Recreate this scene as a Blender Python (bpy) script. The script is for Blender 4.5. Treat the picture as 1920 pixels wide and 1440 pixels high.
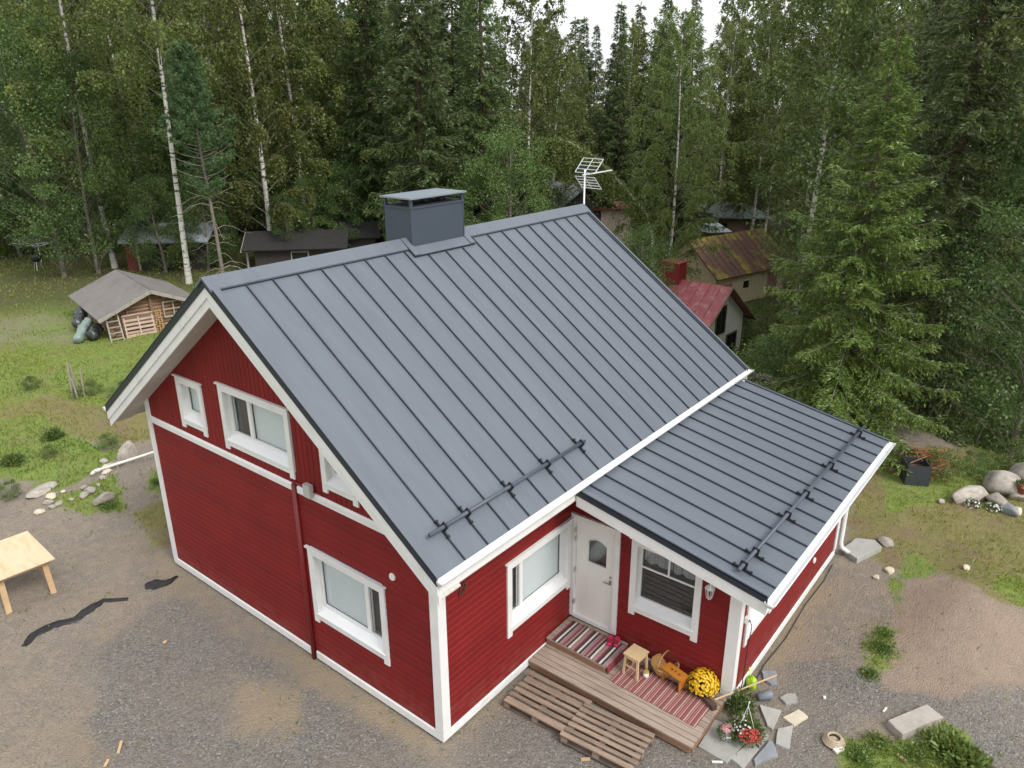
import bpy, bmesh, math, random
import numpy as np
from mathutils import Vector, Matrix
for o in list(bpy.data.objects): bpy.data.objects.remove(o)
SC = bpy.context.scene
COL = SC.collection
RAD = math.radians

# ------------------------------------------------------------------ camera, sky, sun, exposure
CAM = np.array([-6.318, -6.398, 9.247]); FPX = 1421.5
YAW, PITCH, ROLL = RAD(38.502), RAD(-20.726), RAD(-0.322)
_f = np.array([math.cos(PITCH)*math.cos(YAW), math.cos(PITCH)*math.sin(YAW), math.sin(PITCH)])
_r0 = np.array([math.sin(YAW), -math.cos(YAW), 0.0]); _u0 = np.cross(_r0, _f)
_r = _r0*math.cos(ROLL)+_u0*math.sin(ROLL); _u = -_r0*math.sin(ROLL)+_u0*math.cos(ROLL)
cam_d = bpy.data.cameras.new('camera'); cam = bpy.data.objects.new('camera', cam_d); COL.objects.link(cam)
cam_d.sensor_width = 36.0; cam_d.lens = FPX/1920*36.0; cam_d.clip_start = .1; cam_d.clip_end = 2000
M = Matrix(((_r[0], _u[0], -_f[0], CAM[0]), (_r[1], _u[1], -_f[1], CAM[1]), (_r[2], _u[2], -_f[2], CAM[2]), (0, 0, 0, 1)))
cam.matrix_world = M
SC.camera = cam
SUN_EL, SUN_AZ = RAD(46), RAD(-98)          # azimuth of the sun measured from +X towards +Y
world = bpy.data.worlds.new('World'); SC.world = world; world.use_nodes = True
wn = world.node_tree.nodes; wl = world.node_tree.links; wn.clear()
sky = wn.new('ShaderNodeTexSky'); sky.sky_type = 'NISHITA'; sky.sun_disc = False
sky.sun_elevation = SUN_EL; sky.sun_rotation = math.pi/2-SUN_AZ; sky.air_density = 1.0; sky.dust_density = 4.0; sky.ozone_density = 1.0
hs = wn.new('ShaderNodeHueSaturation'); hs.inputs['Saturation'].default_value = .10
cover = wn.new('ShaderNodeMix'); cover.data_type = 'RGBA'; cover.inputs[0].default_value = .60   # even cloud cover over the sky
cover.inputs[7].default_value = (10.2, 10.4, 10.8, 1)
bg = wn.new('ShaderNodeBackground'); bg.inputs[1].default_value = .10
wo = wn.new('ShaderNodeOutputWorld')
wl.new(sky.outputs[0], hs.inputs['Color']); wl.new(hs.outputs[0], cover.inputs[6])
wl.new(cover.outputs[2], bg.inputs[0]); wl.new(bg.outputs[0], wo.inputs[0])
sun_d = bpy.data.lights.new('sun', 'SUN'); sun_d.energy = 1.5; sun_d.angle = RAD(22); sun_d.color = (1, .96, .9)
sun = bpy.data.objects.new('sun', sun_d); COL.objects.link(sun)
_sd = Vector((math.cos(SUN_EL)*math.cos(SUN_AZ), math.cos(SUN_EL)*math.sin(SUN_AZ), math.sin(SUN_EL)))
sun.rotation_euler = _sd.to_track_quat('Z', 'Y').to_euler(); sun.location = _sd*60
SC.view_settings.view_transform = 'Standard'; SC.view_settings.look = 'None'
SC.view_settings.exposure = 0.66; SC.view_settings.gamma = 1.0

# ------------------------------------------------------------------ photo pixel -> place
def ray(px, py): return _f+_r*(px-960)/FPX-_u*(py-720)/FPX
def at(px, py, z=0.0):
    v = ray(px, py); return CAM+v*(z-CAM[2])/v[2]
def at_depth(px, py, d): return CAM+ray(px, py)*d
def to_px(P):
    v = np.asarray(P, float)-CAM; return 960+FPX*(v@_r)/(v@_f), 720-FPX*(v@_u)/(v@_f)
def sstep(a, b, x):
    t = np.clip((x-a)/(b-a), 0, 1); return t*t*(3-2*t)
_rs = np.random.RandomState(5)
_perm = _rs.permutation(4096); _val = _rs.rand(4096)
def _h(i, j): return _val[_perm[(_perm[i & 4095]+j) & 4095]]
def vnoise(x, y):
    x = np.asarray(x, float); y = np.asarray(y, float)
    xi = np.floor(x).astype(int); yi = np.floor(y).astype(int); fx = x-xi; fy = y-yi
    fx = fx*fx*(3-2*fx); fy = fy*fy*(3-2*fy)
    return (_h(xi, yi)*(1-fx)+_h(xi+1, yi)*fx)*(1-fy)+(_h(xi, yi+1)*(1-fx)+_h(xi+1, yi+1)*fx)*fy
def fbm(x, y, o=4, s=1.0):
    t = 0; a = 1; n = 0
    for k in range(o):
        t = t+a*vnoise(x*s+17.3*k, y*s-9.1*k); n += a; a *= .5; s *= 2.03
    return t/n
def blob(x, y, cx, cy, rx, ry, ang=0):
    c, s = math.cos(ang), math.sin(ang); dx, dy = x-cx, y-cy
    u = (dx*c+dy*s)/rx; v = (-dx*s+dy*c)/ry
    return u*u+v*v
def gz(x, y):
    """height of the ground: flat yard, falling away towards the neighbours on the right"""
    x = np.asarray(x, float); y = np.asarray(y, float)
    s = x-.35*y
    z = -4.8*sstep(17.5, 28, s)
    near = np.exp(-np.maximum(0, np.hypot(x-2, y-2)-14)**2/200)
    flat = sstep(.3, 2.5, np.minimum(np.maximum(-x, x-9.3)+0*y, 99)*0+np.maximum(np.maximum(-x, x-9.3), np.maximum(-3.2-y, y-7.8)))
    z = z+flat*((fbm(x, y, 3, .35)-.5)*.22+(fbm(x+40, y, 3, 1.6)-.5)*.07*near)
    z = z+flat*.34*np.exp(-blob(x, y, 8.3, -5.9, 2.1, 1.25, -.15))          # heap of soil by the annexe
    z = z+flat*.35*np.exp(-blob(x, y, 1.3, 12.3, 1.6, 1.1, .2))             # dug-up soil behind the gable
    return z
def gz1(x, y): return float(gz(np.array([x]), np.array([y]))[0])
def ground(px, py):
    """point where the line of sight through a photo pixel meets the ground"""
    v = ray(px, py); t = 4.0
    for k in range(4000):
        P = CAM+v*t; h = P[2]-gz1(P[0], P[1])
        if h < .01: break
        t += max(.004, h*.25)
    return P

# ------------------------------------------------------------------ materials
def new_mat(name):
    m = bpy.data.materials.new(name); m.use_nodes = True
    nt = m.node_tree; b = nt.nodes['Principled BSDF']
    return m, nt, b
def lin(r, g, b):
    f = lambda c: (c/255/12.92) if c/255 <= .04045 else ((c/255+.055)/1.055)**2.4
    return (f(r), f(g), f(b))
def mat(name, col, rough=.6, var=.12, scale=6.0, bump=.0, bscale=60.0, metal=0, spec=.5, stretch=None, col2=None, c2scale=3.0, c2lo=.5, c2hi=.65, coat=0, obj_var=0.0):
    m, nt, b = new_mat(name); N = nt.nodes; L = nt.links
    tc = N.new('ShaderNodeTexCoord'); src = tc.outputs['Object']
    if stretch:
        mp = N.new('ShaderNodeMapping'); mp.inputs['Scale'].default_value = stretch; L.new(src, mp.inputs[0]); src = mp.outputs[0]
    nz = N.new('ShaderNodeTexNoise'); nz.inputs['Scale'].default_value = scale; nz.inputs['Detail'].default_value = 6; nz.inputs['Roughness'].default_value = .62
    L.new(src, nz.inputs['Vector'])
    mr = N.new('ShaderNodeMapRange'); mr.inputs[1].default_value = .25; mr.inputs[2].default_value = .75
    mr.inputs[3].default_value = 1-var; mr.inputs[4].default_value = 1+var; L.new(nz.outputs[0], mr.inputs[0])
    val = mr.outputs[0]
    if obj_var:
        oi = N.new('ShaderNodeObjectInfo'); m2 = N.new('ShaderNodeMapRange'); m2.inputs[3].default_value = 1-obj_var; m2.inputs[4].default_value = 1+obj_var
        L.new(oi.outputs['Random'], m2.inputs[0]); mm = N.new('ShaderNodeMath'); mm.operation = 'MULTIPLY'
        L.new(val, mm.inputs[0]); L.new(m2.outputs[0], mm.inputs[1]); val = mm.outputs[0]
    base = N.new('ShaderNodeRGB'); base.outputs[0].default_value = (*col, 1); bout = base.outputs[0]
    if col2:
        n2 = N.new('ShaderNodeTexNoise'); n2.inputs['Scale'].default_value = c2scale; n2.inputs['Detail'].default_value = 7; n2.inputs['Roughness'].default_value = .65
        L.new(src, n2.inputs['Vector'])
        r2 = N.new('ShaderNodeMapRange'); r2.inputs[1].default_value = c2lo; r2.inputs[2].default_value = c2hi; L.new(n2.outputs[0], r2.inputs[0])
        mx = N.new('ShaderNodeMix'); mx.data_type = 'RGBA'; mx.inputs[7].default_value = (*col2, 1)
        L.new(r2.outputs[0], mx.inputs[0]); L.new(bout, mx.inputs[6]); bout = mx.outputs[2]
    sc = N.new('ShaderNodeVectorMath'); sc.operation = 'SCALE'; L.new(bout, sc.inputs[0]); L.new(val, sc.inputs['Scale'])
    L.new(sc.outputs[0], b.inputs['Base Color'])
    b.inputs['Roughness'].default_value = rough; b.inputs['Metallic'].default_value = metal
    b.inputs['Specular IOR Level'].default_value = spec
    if coat: b.inputs['Coat Weight'].default_value = coat; b.inputs['Coat Roughness'].default_value = .15
    if bump:
        nb = N.new('ShaderNodeTexNoise'); nb.inputs['Scale'].default_value = bscale; nb.inputs['Detail'].default_value = 5; L.new(src, nb.inputs['Vector'])
        bp = N.new('ShaderNodeBump'); bp.inputs['Strength'].default_value = bump; bp.inputs['Distance'].default_value = .02
        L.new(nb.outputs[0], bp.inputs['Height']); L.new(bp.outputs[0], b.inputs['Normal'])
    return m
def leaf_mat(name, c1, c2, trans=.35, rough=.42, hue_obj=.12):
    """foliage: colour varies from leaf to leaf (attribute 'tint') and a little from tree to tree"""
    m, nt, b = new_mat(name); N = nt.nodes; L = nt.links
    at_ = N.new('ShaderNodeAttribute'); at_.attribute_name = 'tint'
    mx = N.new('ShaderNodeMix'); mx.data_type = 'RGBA'; mx.inputs[6].default_value = (*c1, 1); mx.inputs[7].default_value = (*c2, 1)
    L.new(at_.outputs['Fac'], mx.inputs[0])
    oi = N.new('ShaderNodeObjectInfo')
    hsv = N.new('ShaderNodeHueSaturation')
    a = N.new('ShaderNodeMapRange'); a.inputs[3].default_value = 1-hue_obj*2; a.inputs[4].default_value = 1+hue_obj*2; L.new(oi.outputs['Random'], a.inputs[0]); L.new(a.outputs[0], hsv.inputs['Value'])
    h = N.new('ShaderNodeMapRange'); h.inputs[3].default_value = .5-hue_obj*.12; h.inputs[4].default_value = .5+hue_obj*.12
    fr = N.new('ShaderNodeMath'); fr.operation = 'FRACT'; ml = N.new('ShaderNodeMath'); ml.operation = 'MULTIPLY'; ml.inputs[1].default_value = 7.13
    L.new(oi.outputs['Random'], ml.inputs[0]); L.new(ml.outputs[0], fr.inputs[0]); L.new(fr.outputs[0], h.inputs[0]); L.new(h.outputs[0], hsv.inputs['Hue'])
    L.new(mx.outputs[2], hsv.inputs['Color']); L.new(hsv.outputs[0], b.inputs['Base Color'])
    b.inputs['Roughness'].default_value = rough; b.inputs['Specular IOR Level'].default_value = .55
    tr = N.new('ShaderNodeBsdfTranslucent'); L.new(hsv.outputs[0], tr.inputs[0])
    ms = N.new('ShaderNodeMixShader'); ms.inputs[0].default_value = trans
    L.new(b.outputs[0], ms.inputs[1]); L.new(tr.outputs[0], ms.inputs[2]); L.new(ms.outputs[0], nt.nodes['Material Output'].inputs[0])
    return m
def glass_mat(name, tint=(.95, .97, .97)):
    m, nt, b = new_mat(name); N = nt.nodes; L = nt.links
    g = N.new('ShaderNodeBsdfGlossy'); g.inputs['Roughness'].default_value = .02
    t = N.new('ShaderNodeBsdfTransparent'); t.inputs[0].default_value = (*tint, 1)
    lw = N.new('ShaderNodeLayerWeight'); pw = N.new('ShaderNodeMath'); pw.operation = 'POWER'; pw.inputs[1].default_value = 5
    fr = N.new('ShaderNodeMath'); fr.operation = 'MULTIPLY_ADD'; fr.inputs[1].default_value = .93; fr.inputs[2].default_value = .05
    L.new(lw.outputs['Facing'], pw.inputs[0]); L.new(pw.outputs[0], fr.inputs[0])
    ms = N.new('ShaderNodeMixShader'); L.new(fr.outputs[0], ms.inputs[0]); L.new(t.outputs[0], ms.inputs[1]); L.new(g.outputs[0], ms.inputs[2])
    L.new(ms.outputs[0], N['Material Output'].inputs[0]); return m

MT = {}
MT['red'] = mat('red_paint', (.178, .0112, .0112), .62, .15, 1.3, .15, 55, spec=.25, obj_var=.09, stretch=(1, 1, 1))
def splash(m):
    """dust splashed up from the yard onto the lowest boards, in uneven blotches"""
    nt = m.node_tree; N = nt.nodes; L = nt.links; b = N['Principled BSDF']; src = b.inputs['Base Color'].links[0].from_socket
    tc = N.new('ShaderNodeTexCoord'); sp = N.new('ShaderNodeSeparateXYZ'); L.new(tc.outputs['Object'], sp.inputs[0])
    h = N.new('ShaderNodeMapRange'); h.inputs[1].default_value = .75; h.inputs[2].default_value = .15; L.new(sp.outputs[2], h.inputs[0])
    nz = N.new('ShaderNodeTexNoise'); nz.inputs['Scale'].default_value = 5; nz.inputs['Detail'].default_value = 7; L.new(tc.outputs['Object'], nz.inputs['Vector'])
    r = N.new('ShaderNodeMapRange'); r.inputs[1].default_value = .4; r.inputs[2].default_value = .7; r.inputs[4].default_value = .32; L.new(nz.outputs[0], r.inputs[0])
    f = N.new('ShaderNodeMath'); f.operation = 'MULTIPLY'; L.new(h.outputs[0], f.inputs[0]); L.new(r.outputs[0], f.inputs[1])
    mx = N.new('ShaderNodeMix'); mx.data_type = 'RGBA'; mx.inputs[7].default_value = (.22, .12, .085, 1); L.new(f.outputs[0], mx.inputs[0]); L.new(src, mx.inputs[6]); L.new(mx.outputs[2], b.inputs['Base Color'])
splash(MT['red'])
MT['red_pipe'] = mat('red_pipe_paint', (.17, .010, .011), .45, .05)
MT['white'] = mat('white_paint', (.72, .72, .71), .5, .05, 3, .05, 40, col2=(.62, .61, .58), c2scale=1.7, c2lo=.52, c2hi=.75)
MT['white_metal'] = mat('white_steel', (.76, .77, .77), .38, .04, 2)
MT['upvc'] = mat('white_sash', (.74, .74, .73), .35, .03)
MT['soffit'] = mat('soffit_paint', (.55, .53, .49), .6, .06, 4, obj_var=.03)
MT['roof'] = mat('roof_steel', (.122, .140, .166), .52, .09, 2.2, .03, 1.6, stretch=(2.6, .4, .4), metal=.1, spec=.55, obj_var=.035)
MT['seam'] = mat('shaded_roof_seam', (.028, .034, .047), .5, .05)  # roof steel darkened: the shade on the rib sides is put into the colour
MT['roof_dark'] = mat('roof_edge_steel', (.018, .024, .036), .42, .06)
MT['chim'] = mat('chimney_steel', (.074, .090, .122), .42, .05, 1.5, .02, 3, metal=.3)
MT['guard'] = mat('snow_guard_steel', (.07, .08, .105), .42, .06)
MT['black'] = mat('black_steel', (.012, .013, .017), .5, .1)
MT['concrete'] = mat('plinth_concrete', (.30, .28, .27), .9, .2, 8, .4, 60)
MT['core'] = mat('dark_interior', (.05, .05, .05), .9, .1)  # near-black colour stands in for unlit insides
MT['blind'] = mat('roller_blind', (.72, .75, .76), .8, .03)
MT['curtain'] = mat('lace_curtain', (.30, .30, .31), .9, .3, 40)
MT['glass'] = glass_mat('window_glass')
MT['door'] = mat('door_paint', (.74, .725, .69), .45, .03, 3)
MT['steel'] = mat('brushed_steel', (.5, .5, .5), .3, .1, metal=.9)
MT['number'] = mat('number_metal', (.10, .06, .045), .45, .2, metal=.4)
MT['deck'] = mat('deck_wood', (.34, .268, .215), .75, .22, 5, .3, 30, stretch=(6, .6, 6), obj_var=.12, col2=(.25, .19, .15), c2scale=2.2)
MT['deck_edge'] = mat('deck_edge_wood', (.29, .155, .095), .75, .25, 5, .3, 30, stretch=(6, .6, 6), obj_var=.1)
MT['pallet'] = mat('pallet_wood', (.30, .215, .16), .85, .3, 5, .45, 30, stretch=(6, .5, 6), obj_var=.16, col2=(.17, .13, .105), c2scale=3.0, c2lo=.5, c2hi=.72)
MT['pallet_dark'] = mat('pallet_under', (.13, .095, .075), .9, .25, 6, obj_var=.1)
MT['beam'] = mat('brown_stained_beam', (.085, .045, .035), .7, .25, 8)
MT['ply'] = mat('plywood', (.66, .53, .35), .6, .08, 2.2, .05, 30, stretch=(1, 5, 1), col2=(.60, .44, .25), c2scale=1.4)
MT['lumber'] = mat('raw_lumber', (.50, .34, .19), .75, .15, 6, .2, 30, obj_var=.1)
MT['stool'] = mat('birch_wood', (.60, .44, .25), .55, .1, 5, obj_var=.05)
MT['orange_wood'] = mat('orange_stained_wood', (.42, .16, .022), .45, .15, 8)
MT['wicker'] = mat('wicker', (.40, .23, .085), .7, .3, 40, .5, 60)
MT['rock'] = mat('rock', (.37, .33, .285), .9, .28, 4, .5, 14, obj_var=.12, col2=(.25, .235, .21), c2scale=2.5)
MT['slab'] = mat('slate_slab', (.36, .355, .33), .85, .16, 4, .3, 20, obj_var=.16, col2=(.29, .285, .26), c2scale=2.0)
MT['slab_pale'] = mat('sandstone_slab', (.56, .50, .39), .85, .12, 4, .2, 20)
MT['slab_blue'] = mat('blue_grey_slab', (.24, .255, .28), .85, .14, 4, .3, 20)
MT['tarp'] = mat('black_tarp', (.017, .016, .018), .5, .35, 9, .6, 14)
MT['tarp_grey'] = mat('grey_tarp', (.055, .060, .064), .28, .35, 4, .7, 9)
MT['tarp_green'] = mat('green_tarp', (.20, .26, .245), .35, .25, 4, .6, 9)
MT['pvc'] = mat('white_plastic', (.74, .73, .70), .4, .06)
MT['log'] = mat('weathered_log', (.30, .185, .12), .85, .3, 4, .4, 20, stretch=(.6, 6, 6), obj_var=.2)
MT['log_end'] = mat('log_end', (.33, .24, .16), .85, .25, 8)
MT['felt'] = mat('roof_felt', (.195, .178, .168), .92, .14, 2.5, .5, 120, col2=(.145, .135, .13), c2scale=1.3)
MT['grey_wood'] = mat('grey_wood', (.34, .31, .275), .85, .22, 5, .2, 30, obj_var=.1)
MT['pink_pallet'] = mat('pale_pallet', (.50, .36, .29), .8, .2, 5, obj_var=.1)
MT['dark_wood'] = mat('dark_stained_wood', (.040, .032, .028), .8, .25, 5, obj_var=.12)
MT['dark_roof'] = mat('dark_felt_roof', (.022, .021, .020), .9, .3, 4)
MT['barn_red'] = mat('barn_red', (.14, .022, .020), .75, .2, 5)
MT['tin'] = mat('tin_roof', (.40, .45, .49), .4, .12, 2, metal=.3, obj_var=.05)
MT['tin_dark'] = mat('grey_roof_steel', (.17, .18, .20), .4, .1, 2, metal=.3, obj_var=.04)
MT['rust'] = mat('rusty_roof', (.115, .062, .045), .85, .35, 3, .2, 20, obj_var=.12, col2=(.24, .185, .035), c2scale=.55, c2lo=.50, c2hi=.62)
MT['rust_moss'] = mat('mossy_rusty_roof', (.13, .075, .045), .9, .35, 3, .3, 20, obj_var=.12, col2=(.26, .205, .035), c2scale=1.3, c2lo=.40, c2hi=.56)
MT['barn_wall'] = mat('barn_yellow_wall', (.70, .61, .42), .8, .12, 3, obj_var=.07)
MT['barn_door'] = mat('barn_pink_door', (.40, .22, .19), .8, .15, 3, obj_var=.05)
MT['cottage_wall'] = mat('cottage_wall', (.78, .79, .76), .75, .08, 3, obj_var=.04)
MT['cottage_roof'] = mat('cottage_red_roof', (.31, .075, .085), .55, .2, 2, obj_var=.05, col2=(.40, .20, .20), c2scale=2.2)
MT['cottage_chim'] = mat('cottage_chimney', (.26, .030, .030), .6, .14, 2)
MT['brown_trim'] = mat('brown_trim', (.17, .115, .085), .75, .15, 5)
MT['beige'] = mat('beige_render', (.55, .45, .38), .85, .1, 2)
MT['glass_dark'] = mat('dark_pane', (.015, .017, .020), .12, .1)
MT['alu'] = mat('aluminium', (.72, .74, .75), .35, .06, metal=.4)
MT['bark'] = mat('conifer_bark', (.105, .075, .055), .95, .3, 8, .6, 20, stretch=(1, 1, .3))
MT['bark_grey'] = mat('grey_bark', (.17, .15, .125), .95, .3, 8, .6, 20, stretch=(1, 1, .4))
MT['birch_bark'] = mat('birch_bark', (.60, .58, .53), .8, .15, 6, .3, 20, stretch=(1.2, 1.2, 5), col2=(.055, .048, .042), c2scale=1.5, c2lo=.54, c2hi=.60)
MT['birch_twig'] = mat('birch_branch', (.15, .13, .108), .85, .3, 6)
MT['dead'] = mat('dead_branch', (.30, .27, .22), .9, .25, 8)
MT['birch_leaf'] = leaf_mat('birch_leaves', (.108, .165, .040), (.25, .295, .085), .45)
MT['birch_leaf2'] = leaf_mat('birch_leaves_yellowing', (.098, .148, .032), (.24, .262, .065), .45)
MT['spruce_leaf'] = leaf_mat('spruce_needles', (.055, .095, .030), (.15, .20, .065), .24)
MT['spruce_lite'] = leaf_mat('young_spruce_needles', (.060, .118, .025), (.195, .27, .058), .25)
MT['pine_leaf'] = leaf_mat('pine_needles', (.062, .128, .048), (.14, .22, .085), .25, .5, .02)
MT['alder_leaf'] = leaf_mat('alder_leaves', (.070, .130, .036), (.165, .235, .065), .4)
MT['bush_leaf'] = leaf_mat('bush_leaves', (.050, .105, .024), (.135, .19, .045), .3)
MT['weed_leaf'] = leaf_mat('weed_leaves', (.055, .12, .024), (.20, .26, .06), .3)
MT['grass'] = leaf_mat('grass_blades', (.10, .185, .024), (.29, .30, .06), .45)
MT['mum'] = leaf_mat('yellow_petals', (.72, .44, .012), (.80, .60, .03), .2)
MT['pinkf'] = leaf_mat('pink_petals', (.62, .26, .27), (.75, .48, .44), .2)
MT['redf'] = leaf_mat('red_petals', (.38, .03, .02), (.50, .07, .04), .2)
MT['whitef'] = leaf_mat('white_petals', (.70, .70, .66), (.80, .80, .76), .2)
MT['lime'] = mat('lime_plastic', (.42, .68, .03), .4, .1)
MT['clog'] = mat('pink_rubber', (.52, .018, .085), .5, .12)
MT['terracotta'] = mat('terracotta', (.36, .10, .06), .8, .15)
MT['grey_pot'] = mat('grey_pot', (.17, .19, .22), .5, .1)
MT['white_pot'] = mat('white_pot', (.66, .66, .64), .5, .08)
MT['jar'] = mat('white_jar', (.70, .67, .62), .4, .08)
MT['amber'] = mat('amber_lid', (.45, .28, .06), .5, .1)
MT['brush'] = mat('dry_brush', (.36, .17, .075), .9, .3, 20)
MT['coil'] = mat('coiled_rope', (.42, .34, .24), .9, .25, 20, .4, 60)
MT['scrap'] = mat('pale_scrap', (.70, .68, .62), .7, .1)
MT['cable'] = mat('black_cable', (.02, .018, .016), .5, .1)
def rug_mat(name, cols, freq, axis, blend=.12):
    """woven stripes across the rug: colours picked per stripe along one object axis"""
    m, nt, b = new_mat(name); N = nt.nodes; L = nt.links
    tc = N.new('ShaderNodeTexCoord'); sp = N.new('ShaderNodeSeparateXYZ'); L.new(tc.outputs['Object'], sp.inputs[0])
    nz = N.new('ShaderNodeTexNoise'); nz.inputs['Scale'].default_value = 9; L.new(tc.outputs['Object'], nz.inputs['Vector'])
    ad = N.new('ShaderNodeMath'); ad.operation = 'MULTIPLY_ADD'; ad.inputs[1].default_value = .012; L.new(nz.outputs[0], ad.inputs[0]); L.new(sp.outputs[axis], ad.inputs[2])
    ml = N.new('ShaderNodeMath'); ml.operation = 'MULTIPLY'; ml.inputs[1].default_value = freq; L.new(ad.outputs[0], ml.inputs[0])
    fr = N.new('ShaderNodeMath'); fr.operation = 'FRACT'; L.new(ml.outputs[0], fr.inputs[0])
    cr = N.new('ShaderNodeValToRGB'); cr.color_ramp.interpolation = 'CONSTANT'
    el = cr.color_ramp.elements
    while len(el) > 1: el.remove(el[-1])
    el[0].position = 0; el[0].color = (*cols[0], 1)
    for i, c in enumerate(cols[1:], 1):
        e = el.new(i/len(cols)); e.color = (*c, 1)
    L.new(fr.outputs[0], cr.inputs[0])
    n2 = N.new('ShaderNodeTexNoise'); n2.inputs['Scale'].default_value = 90; L.new(tc.outputs['Object'], n2.inputs['Vector'])
    mr = N.new('ShaderNodeMapRange'); mr.inputs[3].default_value = .7; mr.inputs[4].default_value = 1.3; L.new(n2.outputs[0], mr.inputs[0])
    sc = N.new('ShaderNodeVectorMath'); sc.operation = 'SCALE'; L.new(cr.outputs[0], sc.inputs[0]); L.new(mr.outputs[0], sc.inputs['Scale'])
    L.new(sc.outputs[0], b.inputs['Base Color']); b.inputs['Roughness'].default_value = .95
    bp = N.new('ShaderNodeBump'); bp.inputs['Strength'].default_value = .4; bp.inputs['Distance'].default_value = .01; L.new(n2.outputs[0], bp.inputs['Height']); L.new(bp.outputs[0], b.inputs['Normal'])
    return m

# ------------------------------------------------------------------ mesh helpers
class MB:
    def __init__(s): s.v = []; s.f = []; s.t = []
    def add(s, vs, fs):
        n = len(s.v); s.v += [tuple(float(c) for c in p) for p in vs]; s.f += [tuple(i+n for i in f) for f in fs]; return s
    def hexa(s, b, t):
        """bottom ring b and top ring t of equal length"""
        n = len(b); fs = [tuple(range(n))[::-1], tuple(range(n, 2*n))]
        for i in range(n): j = (i+1) % n; fs.append((i, j, n+j, n+i))
        return s.add(list(b)+list(t), fs)
    def box(s, x0, x1, y0, y1, z0, z1):
        return s.hexa([(x0, y0, z0), (x1, y0, z0), (x1, y1, z0), (x0, y1, z0)], [(x0, y0, z1), (x1, y0, z1), (x1, y1, z1), (x0, y1, z1)])
    def obox(s, c, ax, ay, az, sx, sy, sz):
        c = np.asarray(c, float); ax, ay, az = [np.asarray(a, float) for a in (ax, ay, az)]
        q = lambda a, b, d: c+ax*a*sx/2+ay*b*sy/2+az*d*sz/2
        return s.hexa([q(-1, -1, -1), q(1, -1, -1), q(1, 1, -1), q(-1, 1, -1)], [q(-1, -1, 1), q(1, -1, 1), q(1, 1, 1), q(-1, 1, 1)])
    def bar(s, p, q, w, h, up=(0, 0, 1)):
        p = np.asarray(p, float); q = np.asarray(q, float); d = q-p; L = np.linalg.norm(d); d = d/L
        up = np.asarray(up, float); sd = np.cross(d, up)
        if np.linalg.norm(sd) < 1e-4: sd = np.cross(d, (1, 0, 0))
        sd /= np.linalg.norm(sd); uu = np.cross(sd, d)
        return s.obox((p+q)/2, d, sd, uu, L, w, h)
    def tube(s, pts, r, n=8, cap=True):
        pts = [np.asarray(p, float) for p in pts]
        rs = r if hasattr(r, '__len__') else [r]*len(pts)
        vs = []; prev = None
        for i, p in enumerate(pts):
            d = pts[min(i+1, len(pts)-1)]-pts[max(i-1, 0)]; d = d/(np.linalg.norm(d)+1e-9)
            ref = prev if prev is not None else (np.array([1., 0, 0]) if abs(d[0]) < .9 else np.array([0., 1, 0]))
            a = ref-d*(ref@d); a /= np.linalg.norm(a)+1e-9; b = np.cross(d, a); prev = a
            for k in range(n):
                t = 2*math.pi*k/n; vs.append(p+(a*math.cos(t)+b*math.sin(t))*rs[i])
        fs = []
        for i in range(len(pts)-1):
            for k in range(n): fs.append((i*n+k, i*n+(k+1) % n, (i+1)*n+(k+1) % n, (i+1)*n+k))
        if cap: fs += [tuple(range(n))[::-1], tuple(range((len(pts)-1)*n, len(pts)*n))]
        return s.add(vs, fs)
    def lathe(s, c, prof, n=16):
        vs = []; fs = []
        for r, z in prof:
            for k in range(n): t = 2*math.pi*k/n; vs.append((c[0]+r*math.cos(t), c[1]+r*math.sin(t), c[2]+z))
        for i in range(len(prof)-1):
            for k in range(n): fs.append((i*n+k, i*n+(k+1) % n, (i+1)*n+(k+1) % n, (i+1)*n+k))
        fs += [tuple(range(n))[::-1], tuple(range((len(prof)-1)*n, len(prof)*n))]
        return s.add(vs, fs)
    def disc(s, c, nrm, r, th, n=20):
        c = np.asarray(c, float); nrm = np.asarray(nrm, float)/np.linalg.norm(nrm)
        return s.tube([c, c+nrm*th], r, n)
    def build(s, name, m, parent=None, smooth=False):
        me = bpy.data.meshes.new(name); me.from_pydata(s.v, [], s.f); me.update()
        bm = bmesh.new(); bm.from_mesh(me); bmesh.ops.recalc_face_normals(bm, faces=bm.faces); bm.to_mesh(me); bm.free()
        if smooth: me.polygons.foreach_set('use_smooth', [True]*len(me.polygons))
        me.materials.append(MT[m] if isinstance(m, str) else m)
        return link(name, me, parent)
def link(name, me, parent=None):
    o = bpy.data.objects.new(name, me); COL.objects.link(o)
    if parent is not None: o.parent = parent
    return o
def tag(o, label, cat, group=None):
    o['label'] = label; o['category'] = cat
    if group: o['group'] = group
    return o
def thing(name, label, cat, loc=(0, 0, 0), rz=0, group=None):
    o = bpy.data.objects.new(name, None); COL.objects.link(o); o.empty_display_size = .2
    o.location = tuple(float(c) for c in loc); o.rotation_euler = (0, 0, rz); return tag(o, label, cat, group)
def sub_empty(name, parent):
    o = bpy.data.objects.new(name, None); COL.objects.link(o); o.parent = parent; return o
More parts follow.
